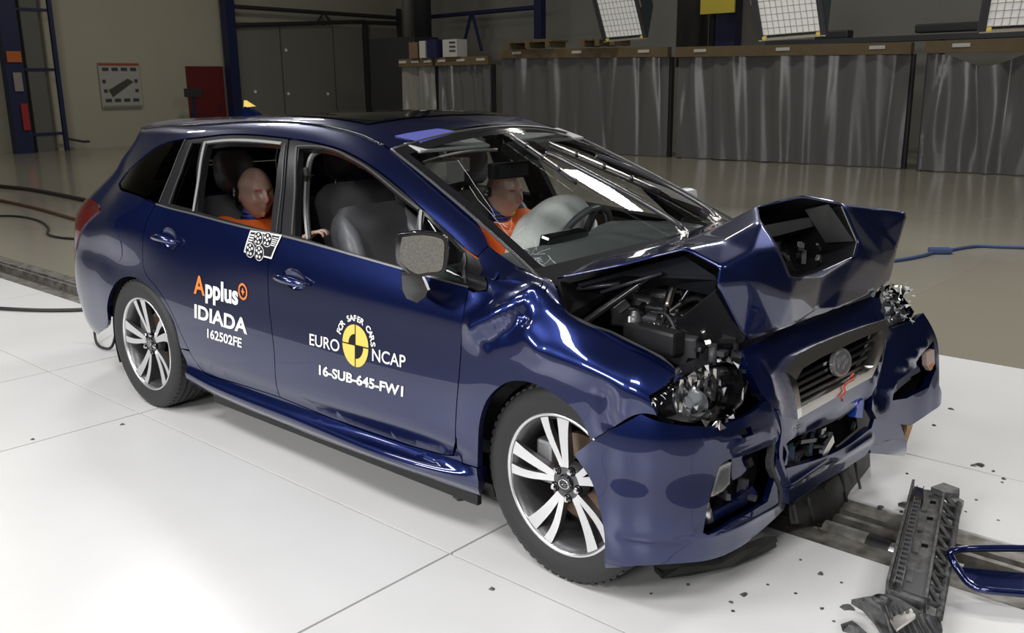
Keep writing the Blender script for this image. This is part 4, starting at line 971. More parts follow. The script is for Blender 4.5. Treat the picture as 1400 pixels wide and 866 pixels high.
# ---- bonnet: torn, folded sheet (surveyed fold points)
HV = {}
def hv(k, px=None, py=None, xyz=None, **kw): HV[k] = Vector(xyz) if xyz else Vector(at(px, py, **kw))
hv('r0', 762, 381, y=-.69); hv('r1', 811, 357, y=-.49); hv('r2', 862, 344, y=-.26); hv('r3', 931, 322, y=.06); hv('r4', 968, 308, y=.27); hv('r5', xyz=(2.47, .46, 1.005)); hv('r6', xyz=(2.44, .69, .985))
hv('n1', 850, 363, y=-.67); hv('n2', 895, 351, y=-.65); hv('n3', 936, 341, y=-.62); hv('n4', 984, 366, y=-.60)
hv('t1', 905, 337, y=-.42); hv('t2', 960, 322, y=-.30); hv('t3', 992, 330, y=-.46); hv('t4', 1000, 302, y=-.05); hv('t5', xyz=(2.72, .30, 1.045)); hv('t6', xyz=(2.75, .55, 1.0))
hv('s0', 1040, 303, y=-.33); hv('s1', 1036, 283, y=-.14); hv('s2', 1062, 276, y=-.04); hv('s3', 1098, 268, y=.04); hv('s4', 1140, 276, y=.16); hv('s5', 1151, 279, y=.21)
hv('m1', 1064, 340, y=-.34); hv('m2', 1080, 378, y=-.30); hv('m3', 1091, 380, y=-.24); hv('m4', 1121, 372, y=-.06); hv('m5', 1168, 350, y=.19); hv('m6', 1173, 330, y=.235)
hv('f0', 980, 391, y=-.61); hv('f1', 1017, 466, y=-.44); hv('f2', 1061, 452, y=-.33); hv('f3', 1080, 405, y=-.31); hv('f4', 1030, 385, y=-.50); hv('f5', 1026, 345, y=-.47)
hv('g1', 1083, 444, y=-.24); hv('g2', 1114, 424, y=-.06); hv('g3', 1123, 379, y=-.02); hv('g4', 1143, 422, y=.06); hv('g5', 1191, 401, y=.37); hv('g6', 1186, 356, y=.29); hv('g7', 1150, 395, y=.10); hv('g8', 1104, 405, y=-.15)
hv('p1', 1195, 284, y=.43); hv('p2', 1236, 289, y=.63); hv('p3', 1238, 298, y=.64); hv('p4', 1226, 338, y=.60); hv('p5', 1216, 383, y=.55); hv('p6', 1200, 345, y=.40); hv('p7', 1208, 318, y=.50); hv('p8', 1212, 366, y=.49)
HF = ['r0 r1 n1', 'r1 r2 t1', 'r1 t1 n2', 'r1 n2 n1', 't1 t2 t3', 'n2 t1 n3', 't1 t3 n3', 'r2 r3 t2', 'r2 t2 t1', 'n3 t3 n4', 'r3 r4 t4', 'r3 t4 t2', 't2 t4 s1', 't2 s1 s0', 't2 s0 t3',
      't3 s0 f5', 't3 f5 n4', 'r4 r5 t5', 'r4 t5 t4', 't4 t5 s2', 't4 s2 s1', 'r5 r6 t6', 'r5 t6 t5', 't5 t6 p1', 't5 p1 s5', 't5 s5 s4', 't5 s4 s3', 't5 s3 s2', 't6 p2 p1',
      'n4 f5 f4', 'n4 f4 f0', 'f0 f4 f1', 's0 m1 f5', 'f5 m1 f4', 'm1 m2 f4', 'm2 f3 f4', 'f3 f2 f4', 'f4 f2 f1', 'm2 m3 f3', 'm3 g8 f3', 'm3 m4 g3', 'm3 g3 g8', 'f3 g8 g1', 'f3 g1 f2', 'g8 g2 g1', 'g8 g3 g2',
      'm4 m5 g3', 'm5 g6 g7', 'm5 g7 g3', 'g3 g7 g2', 'g7 g4 g2', 'g7 g5 g4', 'g6 g5 g7', 's5 m6 p6', 'm6 m5 g6', 'm6 g6 p6', 's5 p6 p7', 's5 p7 p1', 'p1 p7 p2', 'p2 p7 p3', 'p7 p4 p3', 'p7 p6 p4', 'p6 p8 p4', 'p8 p5 p4', 'p6 g6 p8', 'g6 g5 p8', 'g5 p5 p8']
keys = list(HV); idx = {k: i for i, k in enumerate(keys)}
def crumple(name, keysV, faces, m, par, crease=.75, lev=3, th=.006, seed=0):
    ks = list(keysV); ix = {k: i for i, k in enumerate(ks)}
    o = mesh(name, [keysV[k] for k in ks], [[ix[q] for q in f.split()] for f in faces], m, par, True)
    bm = bmesh.new(); bm.from_mesh(o.data); bmesh.ops.recalc_face_normals(bm, faces=bm.faces)
    cl = bm.edges.layers.float.get('crease_edge') or bm.edges.layers.float.new('crease_edge')
    for e in bm.edges:
        a = e.calc_face_angle(0) if len(e.link_faces) == 2 else 9
        e[cl] = 1.0 if a > 8 else min(.95, .35+crease*a/.6)
    bm.to_mesh(o.data); bm.free()
    md = o.modifiers.new('round', 'SUBSURF'); md.levels = lev; md.render_levels = lev; md.boundary_smooth = 'PRESERVE_CORNERS'
    sd = o.modifiers.new('sheet', 'SOLIDIFY'); sd.thickness = th; sd.offset = 0
    return o
bonnet = crumple('bonnet', HV, HF, PAINT, car)
bonnet['label'] = 'bonnet folded up into a sharp crumpled peak'
# scoop duct inside the torn opening
mouth = ['s0', 'm1', 'm2', 'm3', 'm4', 'm5', 'm6', 's5', 's4', 's3', 's2', 's1']
back = Vector((-.22, .06, -.10)); cen = sum((HV[k] for k in mouth), Vector())/len(mouth)
V = [HV[k]*1.0-Vector((.006, 0, .004)) for k in mouth]+[cen+(HV[k]-cen)*.9+back for k in mouth]; n = len(mouth)
mesh('scoop_duct', V, [(i, (i+1) % n, n+(i+1) % n, n+i) for i in range(n)]+[tuple(range(n, 2*n))], PLAST, bonnet)
dk = Vector((-.10, .03, -.04))
def rod(nm, a, b, r, m, par, n=8): return MB().tube([Vector(a), Vector(b)], r, n).build(nm, m, par, True)
quad('duct_crossbar', [HV['s0']+dk*.9+Vector((0, .05, -.01)), HV['s5']+dk*.7+Vector((0, -.04, -.02)), HV['s5']+dk*.7+Vector((0, -.04, -.05)), HV['s0']+dk*.9+Vector((0, .05, -.055))], PLASTG, bonnet, .02)
quad('duct_wall', [HV['s4']+Vector((-.01, -.02, -.01)), HV['m6']+Vector((-.01, -.012, 0)), HV['m6']+Vector((-.10, -.04, -.01)), HV['s4']+Vector((-.08, -.05, -.03))], SEAL, bonnet, .006)
r_ = random.Random(21)
for k in range(16):
    a, b = r_.uniform(.1, .9), r_.uniform(.15, .75)
    top = HV['s1'].lerp(HV['s5'], a); bot = HV['m2'].lerp(HV['m5'], a); c = bot.lerp(top, b*.6)+dk*r_.uniform(.6, 1.5)
    MB().box(c, (r_.uniform(.006, .02), r_.uniform(.01, .06), r_.uniform(.006, .05)), rx=r_.uniform(-.8, .8), rz=r_.uniform(-.5, .5)).build('duct_fragment', r_.choice([PLASTG, PLAST, SATIN, PLASTG, SEAL]), bonnet)
# bonnet stay and inner frame seen under the lifted near edge
sa, sb = Vector(at(801, 440, y=-.66)), Vector(at(918, 358, y=-.50))
st = MB().tube([sa, sa.lerp(sb, .62), sa.lerp(sb, .63), sb], [.013, .013, .007, .007], 12).build('bonnet_strut', BLACKG, car, angle=40)
rod('strut_ball', sb-Vector((.02, 0, 0)), sb+Vector((.02, .02, .01)), .014, PLASTG, car)
inner = [at(790, 388, y=-.62), at(850, 372, y=-.58), at(935, 350, y=-.54), at(978, 378, y=-.54), at(975, 400, y=-.50), at(905, 385, y=-.45), at(840, 400, y=-.50)]
quad('bonnet_inner_frame', inner, mat('bonnet_underside', (.010, .011, .016), .7, spec=.15), bonnet, .012)
for a, b, rr_ in (((790, 395), (848, 388), .008), ((822, 400), (905, 373), .006)):
    rod('bonnet_edge_flange', at(*a, y=-.6), at(*b, y=-.58), rr_, mat('edge_paint', (.06, .06, .07), .3, .5), bonnet)

# ---- engine bay
EB = mat('engine_black', (.02, .02, .022), .4); EG = mat('cast_alloy', (.42, .42, .42), .38, .8, bump=.3, bscale=90)
MB().box((2.72, 0, .50), (.60, 1.25, .04)).build('engine_bay_floor', DARKV, car)
MB().box((2.44, 0, .70), (.05, 1.36, .50)).build('bulkhead', PLAST, car)
MB().box((2.96, .05, .45), (.06, 1.55, .56)).build('radiator', PLAST, car)
MB().box((2.74, .05, .175), (.62, 1.25, .05)).build('subframe_cover', PLAST, car)
MB().box((3.07, .47, .36), (.05, .42, .36)).build('crash_beam', PLAST, car)
def item(nm, px, py, y, d, m, rz=0, rx=0, ry=0, bev=.008, par=None):
    return MB().box(Vector(at(px, py, y=y)), d, rz, rx, ry, bev=bev).build(nm, m, par or car)
quad('fender_apron', [at(772, 422, y=-.69), at(785, 437, y=-.67), at(835, 452, y=-.64), at(905, 487, y=-.62), at(920, 500, y=-.62), at(930, 515, y=-.68), at(880, 478, y=-.70), at(835, 456, y=-.71), at(785, 436, y=-.71)], mat('apron_paint', (.07, .07, .075), .55), car, .01)
quad('cowl_panel', [at(765, 385, y=-.68), at(795, 388, y=-.55), at(830, 400, y=-.5), at(800, 425, y=-.6), at(778, 430, y=-.68)], PLAST, car, .02)
item('intake_box', 862, 428, -.46, (.10, .12, .07), EB, .3)
item('engine_cover', 900, 412, -.30, (.24, .30, .05), PLASTG, .25, .05)
for k in range(5): item('cover_rib', 888+7*k, 404-1.0*k, -.34+.02*k, (.13, .012, .02), EG, .25, bev=.003)
item('engine_cover_handle', 940, 388, -.12, (.04, .26, .03), PLASTG, .2, bev=.012)
item('battery', 938, 455, -.35, (.20, .18, .17), EB, .15)
item('fuse_box', 925, 468, -.44, (.18, .16, .10), PLASTG, .25, .1)
item('relay_cover', 893, 462, -.52, (.22, .06, .08), EB, -.15, bev=.012)
for k in range(6):                                               # ribbed intake hose
    c = Vector(at(893+5.5*k, 447+2.2*k, y=-.46)); t_ = MB().lathe([(.030, -.006), (.036, 0), (.030, .006)], c, 'X', 20)
    t_.build('hose_ring', SATIN, car, True)
for k, (px, py, y, r, m) in enumerate(((878, 415, -.4, .03, EG), (868, 440, -.5, .022, EG), (886, 435, -.47, .02, PLASTG), (912, 448, -.42, .035, PLAST), (955, 478, -.42, .03, PLASTG), (980, 470, -.4, .02, EG), (975, 492, -.42, .03, PLAST), (1000, 486, -.36, .025, PLASTG))):
    c = Vector(at(px, py, y=y)); MB().lathe([(0, -.05), (r, -.05), (r*1.1, 0), (r*.8, .04), (0, .045)], c, 'Z' if k % 2 else 'X', 16).build('engine_canister', m, car, angle=40)
for k in range(9):                                               # hoses and wires
    a = Vector(at(845+r_.uniform(0, 90), 410+r_.uniform(0, 40), y=-.45)); b = a+Vector((r_.uniform(-.05, .2), r_.uniform(-.05, .2), r_.uniform(-.12, .02)))
    mid = (a+b)/2+Vector((0, 0, r_.uniform(.03, .09))); MB().tube(smoothline([a, mid, b], 6), r_.uniform(.005, .014), 8).build('engine_hose', r_.choice([PLAST, BLACKG, PLASTG, SATIN]), car, True)
for k in range(46):                                              # crushed brackets and castings
    f = r_.random(); px = 850+f*150; py = 412+f*75+r_.uniform(-18, 22)
    c = Vector(at(px, py, y=-.52+.16*r_.random()))
    MB().box(c, (r_.uniform(.01, .05), r_.uniform(.01, .05), r_.uniform(.008, .04)), r_.uniform(0, 3), r_.uniform(0, 3), r_.uniform(0, 3), bev=.003).build('engine_bracket', r_.choice([PLAST, EB, EG, SATIN, EB, PLASTG, BLACKG]), car)
item('washer_clip', 861, 437, -.58, (.008, .008, .02), WHITE, bev=.002); item('teal_connector', 915, 465, -.5, (.05, .03, .012), mat('teal_plastic', (.2, .42, .42), .5), .5, bev=.003)
# dark plastic duct panel leaning before the fold
quad('air_duct_panel', [at(922, 443, y=-.50), at(978, 399, y=-.58), at(1017, 467, y=-.46), at(985, 480, y=-.44)], PLAST, car, .015)
quad('shroud_panel', [at(940, 470, y=-.44), at(1000, 470, y=-.38), at(1040, 500, y=-.36), at(1030, 545, y=-.40), at(1005, 500, y=-.42)], PLAST, car, .03)
for k in range(18):
    px, py = r_.uniform(955, 1022), r_.uniform(462, 512); c = Vector(at(px, py, y=-.47))
    MB().box(c, (r_.uniform(.01, .035), r_.uniform(.01, .04), r_.uniform(.008, .03)), r_.uniform(0, 3), r_.uniform(0, 3), r_.uniform(0, 3)).build('crushed_fragment', r_.choice([PLAST, PLASTG, BLACKG, EB, EG, PLAST]), car)
rod('latch_pin', at(974, 500, y=-.5), at(975, 470, y=-.48), .014, PLASTG, car)
# wiring on the far side by the screen
for k, m in enumerate((mat('orange_wire', (.7, .15, .03), .5), mat('blue_wire', (.03, .10, .45), .5), mat('white_wire', (.6, .6, .58), .5))):
    pts = [at(928+3*k, 271+1*k, y=.80), at(945+2*k, 277+2*k, y=.80), at(958, 282+3*k, y=.78), at(972, 292+2*k, y=.74), at(983-2*k, 299, y=.72)]
    MB().tube([Vector(p) for p in smoothline(pts, 5)], .008, 6).build('cable_bundle', m, car, True)

# ---- undertray hanging under the bumper
crv = {}
def cv(k, px, py, **kw): crv[k] = Vector(at(px, py, **kw))
cv('a', 1078, 690, x=3.10); cv('b', 1120, 662, x=3.12); cv('c', 1150, 640, x=3.12); cv('d', 1188, 612, x=3.08); cv('e', 1189, 640, x=3.06); cv('f', 1178, 665, x=3.05); cv('g', 1163, 700, x=3.10); cv('h', 1145, 714, x=3.12); cv('i', 1080, 717, x=3.10); cv('j', 1140, 680, x=3.15); cv('k', 1105, 695, x=3.13)
ut = crumple('undertray', crv, ['a b k', 'a k i', 'b c j', 'b j k', 'k j h', 'k h i', 'c d e', 'c e j', 'e f j', 'j f g', 'j g h'], mat('grey_black_undertray', (.035, .034, .032), .55, bump=.2, bscale=40), car, lev=2)
for a_, b_ in (((1085, 690), (1090, 715)), ((1105, 680), (1112, 716)), ((1128, 665), (1138, 713)), ((1150, 645), (1160, 700)), ((1168, 630), (1176, 668))):
    rod('undertray_rib', at(*a_, x=3.135), at(*b_, x=3.12), .006, PLASTG, car, 5)
us_ = [at(895, 782, z=.03), at(930, 776, z=.05), at(985, 772, z=.05), at(1020, 752, z=.06), at(1045, 742, z=.05), at(1063, 741, z=.04), at(1040, 752, z=.03), at(1062, 748, z=.03), at(1035, 762, z=.02), at(1000, 776, z=.02), at(940, 788, z=.02), at(905, 792, z=.02)]
quad('splash_shield', us_, mat('grey_black_undertray', (.035, .034, .032), .55), car, .02)

# ---- exterior mirror, swung round so its glass faces forward
mc = [Vector(at(px, py, y=-.98)) for px, py in ((546, 320), (576, 317), (603, 321), (611, 328), (611, 345), (607, 371), (585, 375), (566, 376.5), (545, 359), (542.5, 338))]
cen = sum(mc, Vector())/len(mc); fwdm = (Vector(CX)-cen).normalized(); fwdm = Vector((fwdm.x, fwdm.y, 0)).normalized()
def shell(nm, ring, d0, d1, k0, k1, m, par, cap=True):
    c = sum(ring, Vector())/len(ring); n = len(ring)
    V = [c+(p-c)*k0+fwdm*d0 for p in ring]+[c+(p-c)*((k0+k1)/2+.06)+fwdm*(d0+(d1-d0)*.6) for p in ring]+[c+(p-c)*k1+fwdm*d1 for p in ring]
    F = [(j*n+i, j*n+(i+1) % n, (j+1)*n+(i+1) % n, (j+1)*n+i) for j in range(2) for i in range(n)]
    if cap: F += [tuple(range(n)), tuple(range(2*n, 3*n))]
    mb = MB(); mb.V = V; mb.F = F; mb.I = [0]*len(F); return mb.build(nm, m, par, angle=50)
ring2 = [Vector(p) for p in smoothline(mc+[mc[0]], 3)[:-1]]
mir = shell('door_mirror', ring2, .012, -.10, 1.0, .55, BLACKG, car); mir['label'] = 'black door mirror twisted on its stalk'
shell('mirror_rim', ring2, .016, -.02, 1.02, 1.01, BLACKG, mir)
MB().add([p for p in [cen+(q-cen)*.87+fwdm*.018 for q in ring2]], [tuple(range(len(ring2)))]).build('mirror_back_plate', mat('speckled_adhesive', (.14, .132, .115), .6, noise=(220, .35, (.06, .056, .05))), mir)
MB().box(Vector(at(603, 342, y=-.93)), (.03, .03, .07), bev=.008).build('mirror_motor', SATIN, mir)
stk = [Vector(at(px, py, y=-.95)) for px, py in ((548, 371), (578, 372), (588, 395), (583, 406), (571, 414), (556, 408), (549, 395))]
c2 = sum(stk, Vector())/len(stk); n = len(stk)
mb = MB(); mb.V = [p+fwdm*.01 for p in stk]+[c2+(p-c2)*.85+fwdm*.028 for p in stk]+[c2+(p-c2)*.9-fwdm*.05 for p in stk]
mb.F = [(i, (i+1) % n, n+(i+1) % n, n+i) for i in range(n)]+[tuple(range(n, 2*n))]+[(2*n+i, 2*n+(i+1) % n, (i+1) % n, i) for i in range(n)]+[tuple(range(3*n-1, 2*n-1, -1))]; mb.I = [0]*len(mb.F)
mb.build('mirror_stalk', mat('dark_grey_satin_cap', (.09, .092, .095), .25, .8), mir, angle=35)
fm2 = MB().box(Vector(at(933, 271, y=.93)), (.09, .16, .09), bev=.03).build('door_mirror', mat('pale_mirror_cap', (.5, .52, .55), .3), car); fm2['label'] = 'door mirror on the far side'

# ---- wipers, standing on the screen; windscreen cracks
def onws(px, py, off):
    best = None
    for _ in range(1):
        p = None
        ts = np.linspace(0, 1.05, 60); ss = np.linspace(-1, 1, 80)
        if 'G' not in WSC: WSC['G'] = np.array([[tuple(wspt(t, s_)) for s_ in ss] for t in ts]); WSC['P'] = proj(WSC['G'])
        d = (WSC['P'][..., 0]-px)**2+(WSC['P'][..., 1]-py)**2; i, j = np.unravel_index(np.argmin(d), d.shape)
        t, s_ = ts[i], ss[j]
        for _ in range(5):
            q = proj(tuple(wspt(t, s_))); e = .004
            J = np.stack([(proj(tuple(wspt(t+e, s_)))-proj(tuple(wspt(t-e, s_))))/(2*e), (proj(tuple(wspt(t, s_+e)))-proj(tuple(wspt(t, s_-e))))/(2*e)], 1)
            st_ = np.linalg.solve(J.T @ J+1e-3*np.eye(2), J.T @ (np.array([px, py])-q)); t += float(np.clip(st_[0], -.05, .05)); s_ += float(np.clip(st_[1], -.05, .05))
    return wspt(min(max(t, 0), .985), min(max(s_, -.965), .965), off)
WSC = {}
def wiper(arm, blade, nm):
    a = [onws(px, py, o) for px, py, o in arm]
    w_ = MB().tube([Vector(p) for p in smoothline(a, 4)], .011, 8).build('wiper', mat('wiper_black', (.05, .05, .055), .25, .3, coat=.6), car, True)
    b = [onws(px, py, o) for px, py, o in blade]
    MB().tube(b, .007, 6).build('wiper_blade', PLAST, w_, True)
    MB().tube([p+Vector((0, 0, .016)) for p in b], .005, 6).build('blade_spine', SATIN, w_, True)
    MB().tube([a[0]+Vector((.02, 0, -.02)), a[0]+Vector((-.03, .01, .01))], .020, 10).build('wiper_hinge', SATIN, w_, True)
    for k in (1, 2, 3): rod('blade_yoke', b[k*len(b)//4]+Vector((0, 0, .002)), b[k*len(b)//4]+Vector((0, 0, .026)), .008, BLACKG, w_)
wiper([(932, 320, .012), (915, 310.5, .03), (840, 268, .034), (764, 226, .028), (745, 216, .02)], [(697+i*11.2, 191+i*7.9, .010) for i in range(9)], 'a')
wiper([(978, 302, .012), (957, 289, .028), (900, 258, .03), (830, 226, .025), (812, 219, .018)], [(750+i*18.7, 203+i*8.1, .010) for i in range(9)], 'b')
r2 = random.Random(8)
WCK = mat('glass_fracture', (.8, .82, .82), .3)
for k in range(60):
    x, y = (715+r2.gauss(0, 22), 358+r2.gauss(0, 9)) if k < 48 else (690+r2.uniform(-40, 60), 330+r2.uniform(-50, 30))
    a = r2.uniform(0, 6.28); L = r2.uniform(6, 26); pts = [onws(x+math.cos(a)*L*t+r2.uniform(-1, 1), y+math.sin(a)*L*t*.8+r2.uniform(-1, 1), .001) for t in (0, .5, 1)]
    MB().tube(pts, .0004, 3).build('windscreen_crack', WCK, ws)
for a, b in (((627, 219), (678, 297)), ((640, 255), (745, 385)), ((630, 300), (790, 390))):
    pts = [onws(a[0]+(b[0]-a[0])*t+r2.uniform(-1.5, 1.5), a[1]+(b[1]-a[1])*t, .001) for t in np.linspace(0, 1, 8)]
    MB().tube(pts, .00035, 3).build('windscreen_crack', WCK, ws)

# ================================================================== INTERIOR
def loft(nm, rings, m, par, smooth=True, closed=True):
    n = len(rings[0]); mb = MB(); mb.V = [tuple(v) for r_ in rings for v in r_]
    mb.F = [(j*n+i, j*n+(i+1) % n, (j+1)*n+(i+1) % n, (j+1)*n+i) for j in range(len(rings)-1) for i in range(n)]+[tuple(range(n)), tuple((len(rings)-1)*n+i for i in range(n))]
    mb.I = [0]*len(mb.F); return mb.build(nm, m, par, smooth)
def seat_section(w_, d, bol, n=40):
    out = []
    for k in range(n):
        a = 2*math.pi*k/n; ca, sa = math.cos(a), math.sin(a)
        y = math.copysign(abs(ca)**.6, ca)*w_; x = math.copysign(abs(sa)**.55, sa)*d
        if sa > 0: x += bol*(abs(y)/w_)**3*min(1, sa*2)
        out.append((x, y))
    return out
def backrest(nm, base, top, w0, w1, d, bol, m, par):
    b, t = Vector(base), Vector(top); ax = (t-b).normalized(); fw = Vector((0, 1, 0)).cross(ax).normalized(); rings = []
    for k in range(15):
        f = k/14; w_ = (w0+(w1-w0)*f)*(1 if f < .85 else 1-.30*((f-.85)/.15)**2); dd = d*(1-.25*f)*(1 if f < .92 else .7)
        rings.append([b.lerp(t, f)+fw*x+Vector((0, y, 0)) for x, y in seat_section(w_, dd, bol*math.sin(math.pi*min(1, f*.8+.15)))])
    return loft(nm, rings, m, par)
def headrest(c, par, wd=.125):
    c = Vector(c); rings = []
    for k in range(9):
        f = k/8; s_ = (1-abs(2*f-1)**4)*.35+.65; rings.append([c+Vector((x-.02*f, y, -.10+.20*f)) for x, y in seat_section(wd*s_, .05*s_, 0, 24)])
    h = loft('headrest', rings, LEATH, par)
    for s_ in (-1, 1): rod('headrest_post', c+Vector((0, s_*.05, -.2)), c+Vector((0, s_*.05, -.07)), .006, CHROME, par)
    MB().box(c+Vector((.045, 0, -.135)), (.012, .075, .05), bev=.006).build('checker_tag', BLKV, par)
    for i in range(6): MB().box(c+Vector((.053, -.022+.022*(i % 3), -.145+.02*(i//3))), (.003, .011, .010)).build('checker_square', WHITE, par)
    return h
def cushion(nm, x0, x1, y, w_, z, m, par):
    rings = []
    for k in range(9):
        f = k/8; s_ = 1-.15*abs(2*f-1)**5; rings.append([Vector((x0+(x1-x0)*f, y+a*s_*1.0, z+b*s_+.04*f)) for b, a in seat_section(w_, .08, .03)])
    return loft(nm, rings, m, par)
def front_seat(y, xo, hr, label):
    s_ = backrest('seat', (1.38+xo, y, .50), (1.20+xo, y, 1.07), .25, .21, .075, .055, SEAT, car); s_['label'] = label
    for sg in (-1, 1):                                           # leather bolsters
        rings = []
        for k in range(22):
            f = k/21; c = Vector((1.40+xo, y+sg*.225, .50)).lerp(Vector((1.225+xo, y+sg*.172, 1.045)), f)+Vector((.055*math.sin(math.pi*(f*.8+.15)), 0, 0)); r0 = (.064-.016*f)*math.sqrt(max(.06, min(1, (1.0-f)*7)))
            rings.append([c+Vector((r0*1.25*math.cos(a), sg*r0*.9*math.sin(a), .25*r0*math.cos(a))) for a in np.linspace(0, 2*math.pi, 14, endpoint=False)])
        loft('side_bolster', rings, LEATH, s_)
    cushion('seat_cushion', 1.32+xo, 1.82+xo, y, .25, .50, SEAT, s_)
    MB().box((1.55+xo, y, .39), (.45, .42, .08)).build('seat_rail', PLAST, s_)
    if hr: headrest((1.13+xo, y, 1.19), s_)
front_seat(-.38, .0, False, 'empty front passenger seat with leather bolsters and no headrest')
front_seat(.38, -.05, True, 'driver seat behind the airbag')
for y, lb in ((-.38, 'rear seat behind the child dummy'), (.38, 'empty rear seat on the far side')):
    s_ = backrest('rear_seat', (.34, y, .52), (.14, y, 1.04), .29, .27, .08, .05, SEAT, car); s_['label'] = lb
    cushion('seat_cushion', .28, .78, y, .29, .50, SEAT, s_); headrest((.17 if y < 0 else .06, y, 1.165), s_, .105)
    rings = []
    for k in range(10):
        f = k/9; c = Vector((.40, y-.27*(1 if y < 0 else -1), .55)).lerp(Vector((.20, y-.25*(1 if y < 0 else -1), 1.0)), f); r0 = .06-.025*f
        rings.append([c+Vector((r0*1.2*math.cos(a), r0*math.sin(a), 0)) for a in np.linspace(0, 2*math.pi, 14, endpoint=False)])
    loft('side_bolster', rings, LEATH, s_)
MB().box((.02, 0, .72), (.06, 1.2, .5)).build('parcel_shelf', TRIM, car)
# dashboard with raised hood
dsec = [(2.47, .915), (2.30, .945), (2.10, .955), (1.98, .94), (1.93, .90), (1.92, .80), (1.98, .72), (2.0, .55), (2.45, .55)]
rings = []
for k in range(15):
    y = -.70+1.40*k/14; hmp = .035*math.exp(-((y-.38)/.17)**2); rings.append([Vector((x-(.04*hmp/.035 if x < 2.15 else 0), y, z+(hmp if .85 < z and x < 2.35 else 0))) for x, z in dsec])
dash = loft('dashboard', rings, mat('grey_dash_vinyl', (.20, .22, .22), .5, bump=.15, bscale=200), car, False)
MB().box((1.99, 0, .93), (.06, .26, .10), ry=.2, bev=.012).build('centre_display', BLACKG, dash)
for y in (-.58, -.12, .14, .60): MB().box((1.925, y, .85), (.03, .12, .06), bev=.01).build('air_vent', PLAST, dash)
MB().box((1.55, 0, .52), (.9, .2, .12), bev=.03).build('centre_console', TRIM, car)
# steering wheel and airbags
swc = Vector((1.80, .37, .865)); swn = Vector((-.9, 0, .42)).normalized()
sx = Vector((0, 1, 0)); sy_ = swn.cross(sx).normalized()
sw = MB().tube([swc+(sx*math.cos(a)+sy_*math.sin(a))*.185 for a in np.linspace(0, 2*math.pi, 37)], .0165, 10, cap=False).build('steering_wheel', LEATH, car, True)
for a in (0, math.pi, -math.pi/2): rod('wheel_spoke', swc, swc+(sx*math.cos(a)+sy_*math.sin(a))*.18, .018, PLASTG, sw)
MB().tube([swc, swc+Vector((.25, 0, -.12))], .05, 16).build('steering_column', PLAST, sw)
bm = bmesh.new(); bmesh.ops.create_icosphere(bm, subdivisions=5, radius=1)
for v in bm.verts:
    p = v.co.copy(); q = swc+Vector((-.17, -.01, -.03)); e = (sx*p.x*.265+sy_*p.y*.255+swn*p.z*.15)
    wr = 1+.025*math.sin(7*p.x+5*p.z)*math.sin(8*p.y+2)+.02*math.sin(14*p.y+9*p.x)-.06*math.exp(-((p.z-1)/.25)**2)
    v.co = q+e*wr
me = bpy.data.meshes.new('airbag'); bm.to_mesh(me); bm.free(); me.materials.append(BAG); me.polygons.foreach_set('use_smooth', [True]*len(me.polygons))
ab = link(bpy.data.objects.new('airbag', me), car); ab.matrix_parent_inverse = Matrix.Translation(-Vector(car.location)); ab['label'] = 'inflated white driver airbag'
# rear-view mirror, sensor pod, visors, handles
MB().box(Vector(at(693, 233, y=-.02))+Vector((0, 0, 0)), (.035, .19, .07), rz=-.15, bev=.012).build('rear_view_mirror', PLAST, car)
MB().box(Vector(at(697, 232, y=-.02))+Vector((.022, 0, 0)), (.006, .165, .052), rz=-.15, bev=.004).build('mirror_case', BLACKG, car)
MB().box((1.76, .02, 1.30), (.10, .20, .05), ry=.4, bev=.015).build('sensor_pod', PLAST, car)
for y in (-.3, .34): MB().box((1.60, y, 1.345), (.16, .40, .015), ry=.25, bev=.006).build('sun_visor', HEADL, car)
MB().box((1.50, -.02, 1.38), (.14, .2, .04), bev=.012).build('roof_console', HEADL, car)
MB().box((1.57, .0, 1.365), (.02, .05, .03)).build('roof_camera', DARKV, car)
# test recorder box hanging at the near header
tr_ = MB().box(Vector(at(608, 235, y=-.30)), (.10, .16, .09), rz=.3, bev=.006).build('data_recorder', mat('recorder_grey', (.30, .30, .28), .5, .3), car)
for k in range(5): rod('recorder_cable', at(590+6*k, 222+2*k, y=-.3), at(612+4*k, 262+3*k, y=-.25), .004, [WHITE, PLAST, BLUEN, SEAL, PLAST][k], car)
MB().box(Vector(at(625, 225, y=-.15)), (.08, .08, .06), rz=.2, bev=.006).build('camera_mount', SATIN, car)
MB().tube([Vector(p) for p in smoothline([at(578, 222, y=-.5), at(605, 214, y=-.45), at(640, 207, y=-.4), at(680, 205, y=-.3)], 5)], .006, 8).build('header_trim', SEAL, car, True)
# pillar trims, pale weather strips at the front door opening, belts
for sg in (-1, 1):
    MB().tube([Vector((1.13, sg*.71, .60)), Vector((1.10, sg*.72, .95)), Vector((1.03, sg*.60, 1.34))], .045, 8).build('pillar_trim', TRIM, car, True)
for k, (dx, m) in enumerate(((0, HEADL), (6, SEAL))):
    pts = [at(447+dx, 204, y=-.60), at(434+dx, 207, y=-.61), at(424+dx*.6, 216, y=-.63), at(419+dx*.6, 240, y=-.65), at(417+dx*.6, 285, y=-.73), at(421+dx*.5, 328, y=-.78)]
    MB().tube([Vector(p) for p in smoothline(pts, 5)], .008, 8).build('weather_strip', m, car, True)
    if k == 0:
        for q in ((419, 235), (418, 290)): MB().box(Vector(at(*q, y=-.68)), (.02, .02, .035), bev=.004).build('strip_clip', SEAL, car)

